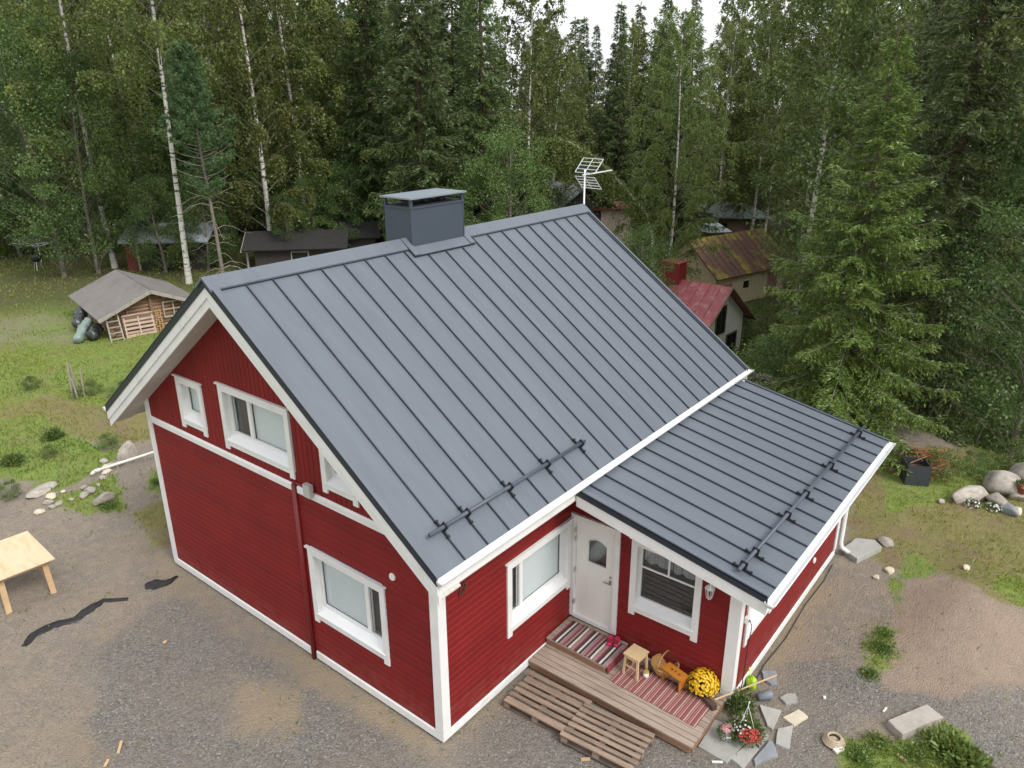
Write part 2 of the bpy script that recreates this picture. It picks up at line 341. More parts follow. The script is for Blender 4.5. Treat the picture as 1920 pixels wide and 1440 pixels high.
def np_mesh(name, V, F, m, parent=None, tint=None, smooth=False):
    """V (n,3) array, F (m,3|4) array of indices"""
    me = bpy.data.meshes.new(name); V = np.ascontiguousarray(V, dtype=np.float32); F = np.ascontiguousarray(F, dtype=np.int32)
    k = F.shape[1]
    me.vertices.add(len(V)); me.vertices.foreach_set('co', V.ravel())
    me.loops.add(F.size); me.loops.foreach_set('vertex_index', F.ravel())
    me.polygons.add(len(F)); me.polygons.foreach_set('loop_start', np.arange(0, F.size, k, dtype=np.int32)); me.polygons.foreach_set('loop_total', np.full(len(F), k, dtype=np.int32))
    if tint is not None:
        a = me.attributes.new('tint', 'FLOAT', 'POINT'); a.data.foreach_set('value', np.ascontiguousarray(tint, dtype=np.float32))
    if smooth: me.polygons.foreach_set('use_smooth', np.ones(len(F), dtype=bool))
    me.update(calc_edges=True); me.validate()
    me.materials.append(MT[m] if isinstance(m, str) else m)
    return link(name, me, parent) if name else me
def unit(a): return a/(np.linalg.norm(a, axis=-1, keepdims=True)+1e-9)
def leaves(C, D, L, Wd, rng, roll=None):
    """rhombic leaves: base C (n,3), axis D (n,3), length L, width Wd -> V, F"""
    n = len(C); D = unit(D); R_ = unit(rng.randn(n, 3)) if roll is None else roll
    S = unit(np.cross(D, R_)); L = np.broadcast_to(L, n)[:, None]; Wd = np.broadcast_to(Wd, n)[:, None]
    Nn = np.cross(S, D)
    V = np.empty((n, 4, 3)); V[:, 0] = C; V[:, 1] = C+D*L*.45+S*Wd*.5+Nn*L*.06; V[:, 2] = C+D*L; V[:, 3] = C+D*L*.45-S*Wd*.5+Nn*L*.06
    F = np.arange(4*n).reshape(n, 4)
    return V.reshape(-1, 3), F
def copy_tree(root, loc, rz, scale=1.0, label=None, group=None):
    c = root.copy(); COL.objects.link(c); c.location = tuple(float(q) for q in loc); c.rotation_euler = (0, 0, rz)
    c.scale = (scale,)*3 if not hasattr(scale, '__len__') else scale
    if label: c['label'] = label
    if group: c['group'] = group
    for ch in root.children:
        d = ch.copy(); COL.objects.link(d); d.parent = c
        for g in ch.children:
            e = g.copy(); COL.objects.link(e); e.parent = d
    return c
# ------------------------------------------------------------------ ground
def axis(lo, hi, step, far, gr=1.13):
    a = list(np.arange(lo, hi+1e-6, step)); s = step; x = hi
    while x < far: s = min(s*gr, 40); x += s; a.append(x)
    s = step; x = lo
    while x > -far: s = min(s*gr, 40); x -= s; a.insert(0, x)
    return np.array(a)
GX = axis(-5.5, 17, .11, 700); GY = axis(-8.5, 17, .11, 700)
def inpoly(x, y, poly):
    r = np.zeros(x.shape, bool); n = len(poly); j = n-1
    for i in range(n):
        xi, yi = poly[i]; xj, yj = poly[j]
        c = ((yi > y) != (yj > y)) & (x < (xj-xi)*(y-yi)/(yj-yi+1e-12)+xi); r ^= c; j = i
    return r
def zone(x, y, polypx, rag=.35, soft=.25):
    """share of each ground point that lies in a patch outlined on the photo, with a ragged edge"""
    P = [at(a, b, 0)[:2] for a, b in polypx]; t = np.zeros(x.shape)
    for k in range(5):
        ox = (fbm(x+31*k, y, 3, 1.1)-.5)*2*rag+(vnoise(x*6+9*k, y*6)-.5)*soft; oy = (fbm(x, y+57*k, 3, 1.1)-.5)*2*rag+(vnoise(x*6, y*6+5*k)-.5)*soft
        t += inpoly(x+ox, y+oy, P)
    return t/5
Z_GRAVEL = [[(150, 1235), (300, 1135), (345, 1120), (560, 1270), (800, 1420), (900, 1700), (-100, 1800), (200, 1500), (110, 1400), (190, 1330)],
            [(880, 1420), (930, 1350), (985, 1290), (1110, 1300), (1310, 1400), (1420, 1440), (1500, 1330), (1570, 1360), (1500, 1700), (840, 1700)],
            [(1470, 1230), (1560, 1230), (1700, 1290), (1920, 1270), (2100, 1300), (2100, 1420), (1850, 1470), (1780, 1360), (1660, 1330), (1500, 1400)]]
Z_SAND = [[(420, 1270), (560, 1290), (560, 1380), (470, 1370)], [(520, 1190), (600, 1230), (820, 1390), (840, 1420), (780, 1400), (560, 1270)], [(300, 1040), (370, 1080), (360, 1110), (290, 1080)], [(100, 1340), (160, 1370), (220, 1440), (140, 1440)],
          [(1450, 1150), (1530, 1060), (1560, 1080), (1480, 1230), (1430, 1260)], [(880, 1300), (960, 1240), (975, 1250), (860, 1380)]]
Z_RED = [[(1725, 1078), (1690, 1120), (1665, 1210), (1640, 1290), (1780, 1315), (1930, 1285), (2000, 1240), (1920, 1185), (1830, 1110), (1780, 1085)]]
Z_GRASS = [[(-300, 480), (360, 505), (330, 560), (300, 640), (330, 720), (180, 760), (60, 730), (-300, 760)],
           [(-200, 800), (80, 780), (200, 850), (170, 900), (80, 900), (-200, 890)], [(60, 905), (110, 880), (240, 830), (250, 850), (150, 910), (90, 930)], [(95, 935), (140, 930), (225, 905), (240, 960), (150, 970), (110, 955)], [(278, 900), (296, 892), (304, 925), (284, 930)],
           [(1640, 1180), (1672, 1175), (1680, 1240), (1655, 1262), (1615, 1250)], [(1690, 1040), (1730, 1040), (1760, 1075), (1700, 1085), (1680, 1150), (1670, 1110)], [(1570, 1430), (1560, 1385), (1650, 1380), (1720, 1390), (1770, 1355), (1830, 1400), (1860, 1460), (1840, 1700), (1620, 1700)],
           [(1650, 880), (1690, 900), (1790, 890), (1920, 850), (2100, 850), (2100, 900), (1780, 940), (1660, 960)],
           [(1850, 1130), (2000, 1200), (2000, 1120), (1880, 1090)]]
Z_MOSS = [[(-200, 735), (90, 740), (190, 720), (280, 760), (275, 830), (180, 830), (90, 800), (-200, 800)], [(1600, 900), (1660, 860), (1760, 840), (2100, 830), (2100, 1170), (1860, 1150), (1740, 1060), (1640, 1060), (1590, 1020), (1590, 940)],
          [(250, 960), (310, 930), (325, 1030), (280, 1030)], [(0, 650), (130, 640), (150, 660), (0, 690)]]
Z_PATH = [[(-300, 590), (120, 585), (180, 610), (150, 650), (60, 650), (-300, 690)], [(1270, 425), (1340, 420), (1350, 440), (1260, 448)]]
def zones(X, Y):
    mx = lambda Z, **k: np.max([zone(X, Y, p, **k) for p in Z], axis=0)
    far = sstep(20, 27, np.hypot(X-2, Y-2)*.6+Y*.35+X*.1) if False else sstep(15.5, 18.5, np.hypot((X-3)*1.0, (Y-2)*1.0)+(fbm(X, Y, 3, .4)-.5)*5)
    grass = np.maximum(mx(Z_GRASS), far); moss = mx(Z_MOSS, rag=.6); path = mx(Z_PATH, rag=1.2)
    pn = path*(.10+.75*fbm(X, Y+7, 3, .5)); grass = grass*(1-pn); moss = np.maximum(moss, far*sstep(.45, .7, fbm(X+5, Y, 4, .25))*.8)*(1-.6*path)
    wood = sstep(36, 44, np.hypot(X+6, Y+6))*(1-.8*path)                     # needle litter under the wood
    return grass, moss, mx(Z_GRAVEL, rag=.5), mx(Z_SAND, rag=.5), mx(Z_RED, rag=.25), wood
X, Y = np.meshgrid(GX, GY); Xf, Yf = X.ravel(), Y.ravel(); Zf = gz(Xf, Yf)
zg, zm, zv, zs, zr, zw = zones(Xf, Yf)
nx, ny = len(GX), len(GY); I = np.arange(nx*ny).reshape(ny, nx)
Fg = np.stack([I[:-1, :-1].ravel(), I[:-1, 1:].ravel(), I[1:, 1:].ravel(), I[1:, :-1].ravel()], 1)

def ground_material():
    m, nt, b = new_mat('yard_ground'); N = nt.nodes; L = nt.links
    tc = N.new('ShaderNodeTexCoord'); P = tc.outputs['Object']
    def noise(s, d=6, r=.6):
        n = N.new('ShaderNodeTexNoise'); n.inputs['Scale'].default_value = s; n.inputs['Detail'].default_value = d; n.inputs['Roughness'].default_value = r; L.new(P, n.inputs['Vector']); return n.outputs[0]
    def rng(o, a, c, lo=0, hi=1):
        r = N.new('ShaderNodeMapRange'); r.inputs[1].default_value = a; r.inputs[2].default_value = c; r.inputs[3].default_value = lo; r.inputs[4].default_value = hi; L.new(o, r.inputs[0]); return r.outputs[0]
    def mixc(f, a, c):
        x = N.new('ShaderNodeMix'); x.data_type = 'RGBA'
        L.new(f, x.inputs[0])
        for k, q in ((6, a), (7, c)):
            if isinstance(q, tuple): x.inputs[k].default_value = (*q, 1)
            else: L.new(q, x.inputs[k])
        return x.outputs[2]
    def math_(op, a, c):
        x = N.new('ShaderNodeMath'); x.operation = op
        for k, q in ((0, a), (1, c)):
            if isinstance(q, (int, float)): x.inputs[k].default_value = q
            else: L.new(q, x.inputs[k])
        return x.outputs[0]
    def attr(n):
        a = N.new('ShaderNodeAttribute'); a.attribute_name = n; return a.outputs['Fac']
    n1, n2, n3, n4 = noise(.9), noise(5), noise(28, 4, .7), noise(90, 3, .7)
    soil = mixc(rng(n1, .35, .65), (.285, .235, .185), (.225, .198, .170))
    soil = mixc(rng(n2, .5, .72), soil, (.345, .295, .235)); soil = mixc(rng(n3, .53, .66), soil, (.15, .125, .10)); soil = mixc(rng(n3, .44, .34), soil, (.36, .30, .235))
    vo = N.new('ShaderNodeTexVoronoi'); vo.inputs['Scale'].default_value = 38; L.new(P, vo.inputs['Vector'])
    sp = N.new('ShaderNodeSeparateColor'); L.new(vo.outputs['Color'], sp.inputs[0])
    grav = mixc(sp.outputs[0], (.095, .091, .087), (.255, .24, .225)); grav = mixc(rng(sp.outputs[1], .93, .97), grav, (.36, .34, .31))
    grav = mixc(rng(n1, .35, .7, 0, .55), grav, (.24, .20, .16)); grav = mixc(rng(n2, .45, .75, 0, .5), grav, (.15, .145, .14))
    sand = mixc(n2, (.37, .285, .18), (.29, .23, .16)); red = mixc(rng(n2, .3, .7), (.345, .262, .20), (.285, .215, .168)); red = mixc(rng(n3, .58, .7), red, (.20, .15, .12))
    gr = mixc(rng(n2, .3, .7), (.13, .205, .034), (.235, .30, .058)); gr = mixc(rng(n1, .48, .72), gr, (.22, .215, .075)); gr = mixc(rng(n3, .52, .7, 0, .8), gr, (.06, .085, .024))
    mo = mixc(rng(n2, .3, .7), (.19, .185, .055), (.27, .225, .095)); mo = mixc(rng(n1, .50, .68), mo, (.23, .165, .095)); mo = mixc(rng(n3, .48, .66, 0, .85), mo, (.115, .105, .045))
    wd = mixc(rng(n2, .35, .65), (.09, .075, .035), (.075, .10, .026))
    def cover(zn, s=.5, nz=None, w=.12):
        q = math_('ADD', zn, math_('MULTIPLY', math_('SUBTRACT', nz if nz else n2, .5), s)); return rng(q, .5-w, .5+w)
    c = soil
    c = mixc(cover(attr('gravel'), 1.1, None, .45), c, grav); c = mixc(math_('MULTIPLY', cover(attr('sand'), 1.3, None, .55), .75), c, sand); c = mixc(cover(attr('redsoil'), .7, None, .4), c, red)
    c = mixc(cover(attr('moss'), 1.2, None, .3), c, mo); c = mixc(cover(attr('grassy'), 1.1, None, .25), c, gr); c = mixc(attr('wood'), c, wd)
    c = mixc(rng(n4, .45, .65, 0, .45), c, (.13, .12, .10))
    chips = N.new('ShaderNodeTexVoronoi'); chips.inputs['Scale'].default_value = 6; L.new(P, chips.inputs['Vector'])
    c = mixc(rng(chips.outputs['Distance'], .05, .035), c, (.52, .47, .38))
    L.new(c, b.inputs['Base Color']); b.inputs['Roughness'].default_value = .95; b.inputs['Specular IOR Level'].default_value = .2
    h = math_('ADD', math_('MULTIPLY', vo.outputs['Distance'], -.8), math_('ADD', math_('MULTIPLY', n3, 1.2), math_('MULTIPLY', n2, 2.0)))
    bp = N.new('ShaderNodeBump'); bp.inputs['Strength'].default_value = .7; bp.inputs['Distance'].default_value = .025; L.new(h, bp.inputs['Height']); L.new(bp.outputs[0], b.inputs['Normal'])
    return m
MT['ground'] = ground_material()
gr_o = np_mesh('ground', np.stack([Xf, Yf, Zf], 1), Fg, 'ground', smooth=True); gr_o['kind'] = 'structure'
for nme, arr in (('grassy', zg), ('moss', zm), ('gravel', zv), ('sand', zs), ('redsoil', zr), ('wood', zw)):
    a = gr_o.data.attributes.new(nme, 'FLOAT', 'POINT'); a.data.foreach_set('value', arr.astype(np.float32))

# grass and low weeds nobody could count
def scatter_grass():
    rng = np.random.RandomState(11); n = 420000
    # candidates spread by what is in view: dense near, thinner far
    d = 7+75*rng.rand(n)**1.5; a = YAW+RAD(46)*(2*rng.rand(n)-1)
    x = CAM[0]+d*np.cos(a); y = CAM[1]+d*np.sin(a)
    inside = ((x > -.1) & (x < 9.4) & (y > -.05) & (y < 7.8)) | ((x > 2) & (x < 8.9) & (y > -3.2) & (y < 1))
    x, y, d = x[~inside], y[~inside], d[~inside]
    g, m_, v, s, r, w = zones(x, y); p = np.clip(np.maximum(g*1.0, m_*.5)-.8*v-.6*r, 0, 1)*(.35+.65*(fbm(x, y, 3, .9) > .46))
    p = np.maximum(p, .012*(d < 26)); k = rng.rand(len(x)) < p; x, y, d, m_ = x[k], y[k], d[k], m_[k]
    n = len(x); z = gz(x, y)-.01; C = np.stack([x, y, z], 1)
    D = rng.randn(n, 3)*.55; D[:, 2] = 1
    tall = .55+1.1*fbm(x+90, y, 3, .6)
    L_ = (.035+.065*rng.rand(n))*tall*(1+d*.014); V, F = leaves(C, D, L_, L_*.16+.0035*(d/10), rng)
    t = np.clip(.22+.45*rng.rand(n)+.55*m_+(fbm(x, y, 3, .5)-.5)*1.2, 0, 1)
    o = np_mesh('grass', V, F, 'grass', tint=np.repeat(t, 4)); o['kind'] = 'stuff'; o['label'] = 'short patchy grass and moss around the yard and under the trees'
scatter_grass()
def scatter_stones():
    rng = np.random.RandomState(4); n = 3600
    d = 8+16*rng.rand(n)**1.4; a = YAW+RAD(40)*(2*rng.rand(n)-1)
    x = CAM[0]+d*np.cos(a); y = CAM[1]+d*np.sin(a)
    ok = ~(((x > -.2) & (x < 9.4) & (y > -.2) & (y < 7.9)) | ((x > 1.9) & (x < 8.9) & (y > -3.3) & (y < 1)))
    x, y = x[ok], y[ok]; g, m_, v, s, r, w = zones(x, y); k = rng.rand(len(x)) < np.clip(.35+.5*v-.3*g-.25*r, .03, 1); x, y = x[k], y[k]; n = len(x)
    base = np.array([(1, 0, 0), (0, 1, 0), (-1, 0, 0), (0, -1, 0), (0, 0, 1), (0, 0, -1)], float); fc = np.array([(0, 1, 4), (1, 2, 4), (2, 3, 4), (3, 0, 4), (1, 0, 5), (2, 1, 5), (3, 2, 5), (0, 3, 5)])
    sz = .007+.020*rng.rand(n)**4; V = base[None]*(sz[:, None, None]*(.6+.8*rng.rand(n, 6, 1))); V[:, :, 2] *= .7
    th = rng.rand(n)*6.28; c, s_ = np.cos(th)[:, None], np.sin(th)[:, None]; vx = V[:, :, 0]*c-V[:, :, 1]*s_; vy = V[:, :, 0]*s_+V[:, :, 1]*c
    V[:, :, 0] = vx+x[:, None]; V[:, :, 1] = vy+y[:, None]; V[:, :, 2] += (gz(x, y)+sz*.2)[:, None]
    F = (fc[None]+6*np.arange(n)[:, None, None]).reshape(-1, 3)
    o = np_mesh('loose_stones', V.reshape(-1, 3), F, leaf_mat('loose_stone', (.13, .125, .12), (.34, .31, .27), 0, .9, 0), tint=np.repeat(rng.rand(n)**1.6, 6)); o['kind'] = 'stuff'; o['label'] = 'small loose stones scattered over the gravel and bare soil'
scatter_stones()
# ------------------------------------------------------------------ the red house
W_, OG, OE, HE, HR, YR, XL = 7.714, .488, .479, 3.448, 6.722, 4.095, 9.737
SL = (HR-HE)/(YR+OE); YL = 8.473; ZL = HR-SL*(YL-YR); XEND = 9.25
XE, DD, XW = 3.399, 3.107, 8.779
XO, XR_, HL_, YLO, SLE = 2.737, 9.318, 2.711, -3.679, .194
house = thing('red_house', 'red timber house with grey standing seam roof, white trim and front annexe', 'house', (0, 0, 0))
def roof_z(y): return HE+SL*(y+OE) if y <= YR else ZL+SL*(YL-y)
def ext_z(y): return HL_+SLE*(y-YLO)
class Wall:
    def __init__(s, p0, u, n): s.p0 = np.array(p0, float); s.u = np.array(u, float); s.n = np.array(n, float)
    def p(s, u, z, d): return s.p0+s.u*u+s.n*d+np.array([0, 0, z])
    def box(s, mb, u0, u1, z0, z1, d0, d1):
        q = s.p; return mb.hexa([q(u0, z0, d0), q(u1, z0, d0), q(u1, z0, d1), q(u0, z0, d1)], [q(u0, z1, d0), q(u1, z1, d0), q(u1, z1, d1), q(u0, z1, d1)])
    def prof(s, mb, u0, u1, pts):
        """profile [(d,z)...] swept along the wall"""
        return mb.hexa([s.p(u0, z, d) for d, z in pts], [s.p(u1, z, d) for d, z in pts])
GAB = Wall((0, 0, 0), (0, 1, 0), (-1, 0, 0)); FRO = Wall((0, 0, 0), (1, 0, 0), (0, -1, 0))
EXF = Wall((XE, 0, 0), (0, -1, 0), (-1, 0, 0)); EXS = Wall((XE, -DD, 0), (1, 0, 0), (0, -1, 0))
BACK = Wall((0, W_, 0), (1, 0, 0), (0, 1, 0)); FARG = Wall((XEND, 0, 0), (0, 1, 0), (1, 0, 0)); EXB = Wall((XW, 0, 0), (0, -1, 0), (1, 0, 0))
# solid cores added to block light, painted dark as unlit rooms; plinth
mb = MB(); i = .17
mb.hexa([(i, i, .1), (i, W_-i, .1), (i, W_-i, roof_z(W_-i)-.3), (i, YR, HR-.35), (i, i, roof_z(i)-.3)], [(XEND-i, i, .1), (XEND-i, W_-i, .1), (XEND-i, W_-i, roof_z(W_-i)-.3), (XEND-i, YR, HR-.35), (XEND-i, i, roof_z(i)-.3)])
mb.hexa([(XE+i, -DD+i, .1), (XW-i, -DD+i, .1), (XW-i, .3, .1), (XE+i, .3, .1)], [(XE+i, -DD+i, ext_z(-DD+i)-.2), (XW-i, -DD+i, ext_z(-DD+i)-.2), (XW-i, .3, 3.2), (XE+i, .3, 3.2)])
mb.build('light_block_core', 'core', house)
mb = MB(); mb.box(.03, XEND-.03, .03, W_-.03, -.5, .09); mb.build('plinth', 'concrete', house)
mb = MB(); mb.box(XE+.03, XW-.03, -DD+.03, .02, -.5, .087); mb.build('plinth', 'concrete', house)

# openings (u0,u1,z0,z1) are the outer edges of the casing
OPEN = {'gab': [(1.08, 2.92, .97, 2.35)], 'gabup': [(5.55, 6.39, 3.66, 4.58), (3.03, 4.97, 3.63, 4.75), (1.50, 2.32, 3.66, 4.58)],
        'fro': [(1.53, 3.33, 1.05, 2.38)], 'exf': [(0.0, 1.0, .36, 2.47), (1.22, 2.49, 1.03, 2.43)], 'exs': [(.28, 1.48, 1.06, 2.2)]}
BH = .118
def boards(wall, u0, u1, z0, z1, opens, ulim=None):
    n = max(1, round((z1-z0)/BH)); h = (z1-z0)/n
    for k in range(n):
        a = z0+k*h; b = a+h; segs = [(u0, u1 if ulim is None else min(u1, ulim(b)))]
        for (p, q, r, t) in opens:
            p, q, r, t = p+.05, q-.05, r+.05, t-.03
            if b > r and a < t:
                ns = []
                for s0, s1 in segs:
                    if p > s0: ns.append((s0, min(p, s1)))
                    if q < s1: ns.append((max(q, s0), s1))
                segs = ns
        for s0, s1 in segs:
            if s1-s0 < .03: continue
            mb = MB(); wall.prof(mb, s0, s1, [(-.012, a), (.022, a+.001), (.022, b-.026), (.010, b-.007), (.002, b-.002), (-.012, b-.002)]); mb.build('cladding_board', 'red', house)
boards(GAB, 0, W_, .2, 3.35, OPEN['gab'])
boards(FRO, 0, XE+.1, .2, 3.43, OPEN['fro'])
boards(EXF, 0, DD, .2, 3.32, OPEN['exf'], lambda z: (ext_z(0)-.06-z)/SLE)
boards(EXS, 0, XW-XE, .2, 2.66, OPEN['exs'])
# sides the photograph does not show: same boards, twice as wide apart in one sheet each
for w_, L_, h_ in ((BACK, XEND, 3.8), (FARG, W_, 3.6), (EXB, DD, 2.7)):
    mb = MB(); w_.box(mb, 0, L_, .1, h_, -.012, .018); mb.build('rear_wall', 'red', house)
mb = MB(); mb.hexa([(XEND+.018, .02, 3.5), (XEND+.018, W_-.02, 3.5), (XEND+.018, YR, HR-.3)], [(XEND-.01, .02, 3.5), (XEND-.01, W_-.02, 3.5), (XEND-.01, YR, HR-.3)]); mb.build('rear_wall', 'red', house)
# vertical boards of the upper gable
nb = 64; bw = W_/nb
for k in range(nb):
    a, b = k*bw, (k+1)*bw-.006; segs = [(3.44, None)]
    top = lambda u: roof_z(u)-.26
    for (p, q, r, t) in OPEN['gabup']:
        if b > p+.05 and a < q-.05:
            segs = [(3.44, r+.05), (t-.05, None)]
    for lo, hi in segs:
        ta, tb = (top(a), top(b)) if hi is None else (hi, hi)
        if min(ta, tb)-lo < .02: continue
        q = GAB.p; c = .006
        mb = MB(); mb.hexa([q(a, lo, -.012), q(a, lo, .012), q(a+c, lo, .022), q(b-c, lo, .022), q(b, lo, .012), q(b, lo, -.012)],
                           [q(a, ta, -.012), q(a, ta, .012), q(a+c, ta, .022), q(b-c, tb, .022), q(b, tb, .012), q(b, tb, -.012)])
        mb.build('vertical_board', 'red', house)
mb = MB(); GAB.box(mb, .1, W_-.1, 3.3, 3.5, -.03, .004); mb.build('wall_batten', 'red', house)
# white trim: band, skirts, corner boards
def trim(name, wall, u0, u1, z0, z1, d0, d1, m='white'):
    mb = MB(); wall.box(mb, u0, u1, z0, z1, d0, d1); return mb.build(name, m, house)
for a, b in ((.02, 3.0), (3.14, W_-.02)):
    mb = MB(); GAB.prof(mb, a, b, [(.0, 3.33), (.05, 3.335), (.05, 3.43), (.03, 3.46), (0, 3.465)]); mb.build('storey_band', 'white', house)
for a, b in ((-.04, 3.0), (3.14, W_+.04)):
    mb = MB(); GAB.prof(mb, a, b, [(0, .055), (.045, .055), (.045, .185), (.03, .2), (0, .205)]); mb.build('skirt_board', 'white', house)
for w_, a, b in ((FRO, -.043, XE+.02), (EXF, -.01, DD+.04), (EXS, -.043, XW-XE+.03)):
    mb = MB(); w_.prof(mb, a, b, [(0, .057), (.043, .057), (.043, .183), (.03, .198), (0, .203)]); mb.build('skirt_board', 'white', house)
CB = .115
trim('corner_board', GAB, -.05, CB, .206, 3.48, .024, .05); trim('corner_board', FRO, -.047, CB, .204, 3.46, .0243, .0505)
trim('corner_board', GAB, W_-CB+.02, W_+.05, .206, 4.0, .0242, .051); trim('corner_board', BACK, -.048, CB, .1, 3.95, .0241, .0503)
trim('corner_board', EXF, DD-.14, DD+.05, .206, 2.66, .024, .05); trim('corner_board', EXS, -.047, .10, .204, 2.6, .0243, .0505)
trim('corner_board', EXS, XW-XE-.1, XW-XE+.05, .204, 2.6, .0241, .0502)

# windows and door
def window(wall, o, panes, dark=(), muntin=None, curtain=False, k=.115):
    """casing, reveal, sloping sill, sash with mullions, glass, blinds; panes = inner splits as fractions"""
    u0, u1, z0, z1 = o; q = wall.p
    rv = MB(); a, b, c, d = u0+.09, u1-.09, z0+.10, z1-.09; DP = -.115
    for (p0, p1, r0, r1) in ((a-.02, a, c-.02, d+.02), (b, b+.02, c-.02, d+.02), (a, b, d, d+.02), (a, b, c-.02, c)):
        wall.box(rv, p0, p1, r0, r1, DP-.02, .0235)
    win = rv.build('window', 'white', house)
    def sub(name, m, *bx):
        mb = MB()
        for x in bx: wall.box(mb, *x)
        return mb.build(name, m, win)
    sub('casing', 'white', (u0, u0+k, z0-.075, z1-k+.003, .0, .048)); sub('casing', 'white', (u1-k, u1, z0-.075, z1-k+.003, .0, .048))
    sub('casing', 'white', (u0, u1, z1-k+.004, z1, .0, .0485)); sub('casing', 'white', (u0+k+.002, u1-k-.002, z0, z0+k-.01, .0, .046))
    sub('drip_cap', 'white', (u0-.035, u1+.035, z1+.001, z1+.028, .0, .075))
    mb = MB(); wall.prof(mb, a-.015, b+.015, [(DP, c+.11), (DP, c+.085), (.06, c-.005), (.06, c+.012)]); mb.build('sill', 'white_metal', win)
    s = .055; c2 = c+.09
    sub('sash', 'upvc', (a, a+s, c2, d, DP, DP+.035), (b-s, b, c2, d, DP, DP+.035), (a+s, b-s, d-s, d, DP, DP+.035), (a+s, b-s, c2, c2+s, DP, DP+.035))
    edges = [0]+list(panes)+[1]; ia, ib = a+s, b-s
    for p in panes: sub('mullion', 'upvc', (ia+(ib-ia)*p-.045, ia+(ib-ia)*p+.045, c2+s, d-s, DP+.001, DP+.036))
    for j in range(len(edges)-1):
        p0 = ia+(ib-ia)*edges[j]+(.045 if j else 0); p1 = ia+(ib-ia)*edges[j+1]-(.045 if j < len(edges)-2 else 0)
        sub('glass_pane', 'glass', (p0, p1, c2+s, d-s, DP+.010, DP+.014))
        if j not in dark and not curtain: sub('blind', 'blind', (p0-.01, p1+.01, c2+s-.02, d-s+.01, DP-.035, DP-.032))
        elif not curtain: sub('inner_sash', 'upvc', (p0, p0+.02, c2+s, d-s, DP-.03, DP-.01), (p1-.02, p1, c2+s, d-s, DP-.03, DP-.01))
    if muntin:
        for (h0, h1, v0, v1) in muntin:
            sub('glazing_bar', 'upvc', (ia+(ib-ia)*h0, ia+(ib-ia)*h1, c2+s+(d-c2-2*s)*v0, c2+s+(d-c2-2*s)*v1, DP+.015, DP+.032))
    if curtain:
        mb = MB(); n = 26
        for kk in range(n):
            t0, t1 = kk/n, (kk+1)/n; dep = lambda t: DP-.045-.012*math.sin(t*38); lo = lambda t: d-s-.30-.05*abs(math.sin(t*13))
            mb.hexa([q(ia+(ib-ia)*t0, lo(t0), dep(t0)), q(ia+(ib-ia)*t1, lo(t1), dep(t1)), q(ia+(ib-ia)*t1, lo(t1), dep(t1)-.003), q(ia+(ib-ia)*t0, lo(t0), dep(t0)-.003)],
                    [q(ia+(ib-ia)*t0, d-s, dep(t0)), q(ia+(ib-ia)*t1, d-s, dep(t1)), q(ia+(ib-ia)*t1, d-s, dep(t1)-.003), q(ia+(ib-ia)*t0, d-s, dep(t0)-.003)])
        mb.build('valance', 'curtain', win)
    return win
window(GAB, OPEN['gab'][0], [.27], dark=(0,)); window(GAB, OPEN['gabup'][0], [], dark=()); window(GAB, OPEN['gabup'][1], [.68], dark=(1,)); window(GAB, OPEN['gabup'][2], [])
window(FRO, OPEN['fro'][0], [.24], dark=(0,)); window(EXS, OPEN['exs'][0], [])
window(EXF, OPEN['exf'][1], [], muntin=[(0, 1, .58, .61), (.485, .515, .61, 1)], curtain=True)
# door
u0, u1, z0, z1 = 0.0, 1.0, .36, 2.47
mb = MB()
for bx in ((u0+.01, u0+.10, z0, z1-.09, -.06, .05), (u1-.10, u1, z0, z1-.09, -.06, .05), (u0+.01, u1, z1-.0895, z1, -.06, .0505)): EXF.box(mb, *bx)
door = mb.build('door', 'white', house)
def dsub(name, m, *bx):
    mb = MB()
    for b_ in bx: EXF.box(mb, *b_)
    return mb.build(name, m, door)
dsub('drip_cap', 'white', (u0-.0, u1+.02, z1+.001, z1+.025, 0, .075)); dsub('threshold', 'white', (u0+.1, u1-.1, z0-.02, z0+.05, -.06, .04))
# leaf with an arched light
gu0, gu1, gz0, gz1_ = .35, .73, 1.60, 2.02
def arch(n=10, o=0.0): return [(gu0-o, gz0-o), (gu1+o, gz0-o)]+[(gu1+o-(gu1-gu0+2*o)*t, gz1_+o-.04+.12*math.sin(math.pi*(.12+.76*t))) for t in np.linspace(0, 1, n)]
mb = MB()
dsub('door_leaf', 'door', (.104, gu0-.001, z0+.052, z1-.093, -.05, -.01), (gu1+.001, .896, z0+.052, z1-.093, -.05, -.01), (gu0, gu1, z0+.052, gz0, -.05, -.01), (gu0, gu1, 2.11, z1-.093, -.05, -.01))
a_ = arch()
mb = MB()   # spandrels above the arch
for (p, r), (p2, r2) in zip(a_[2:-1], a_[3:]):
    mb.hexa([EXF.p(p, r, -.05), EXF.p(p2, r2, -.05), EXF.p(p2, r2, -.0101), EXF.p(p, r, -.0101)], [EXF.p(p, 2.112, -.05), EXF.p(p2, 2.112, -.05), EXF.p(p2, 2.112, -.0101), EXF.p(p, 2.112, -.0101)])
mb.build('door_leaf', 'door', door)
mb = MB(); mb.tube([EXF.p(p, r, -.008) for p, r in a_+[a_[0]]], .012, 6, cap=False); mb.build('light_trim', 'white', door)
mb = MB(); mb.hexa([EXF.p(p, r, -.030) for p, r in a_], [EXF.p(p, r, -.026) for p, r in a_]); mb.build('door_light', 'glass', door)
mb = MB(); EXF.box(mb, .3, .8, 1.5, 2.2, -.14, -.13); mb.build('door_light_backing', mat('dim_hall', (.12, .13, .125), .8, .1), door)
dsub('handle', 'steel', (.80, .84, 1.30, 1.40, -.01, .004), (.70, .83, 1.335, 1.355, .03, .045), (.815, .83, 1.335, 1.355, -.01, .035)); dsub('lock', 'steel', (.80, .835, 1.44, 1.48, -.01, .008))
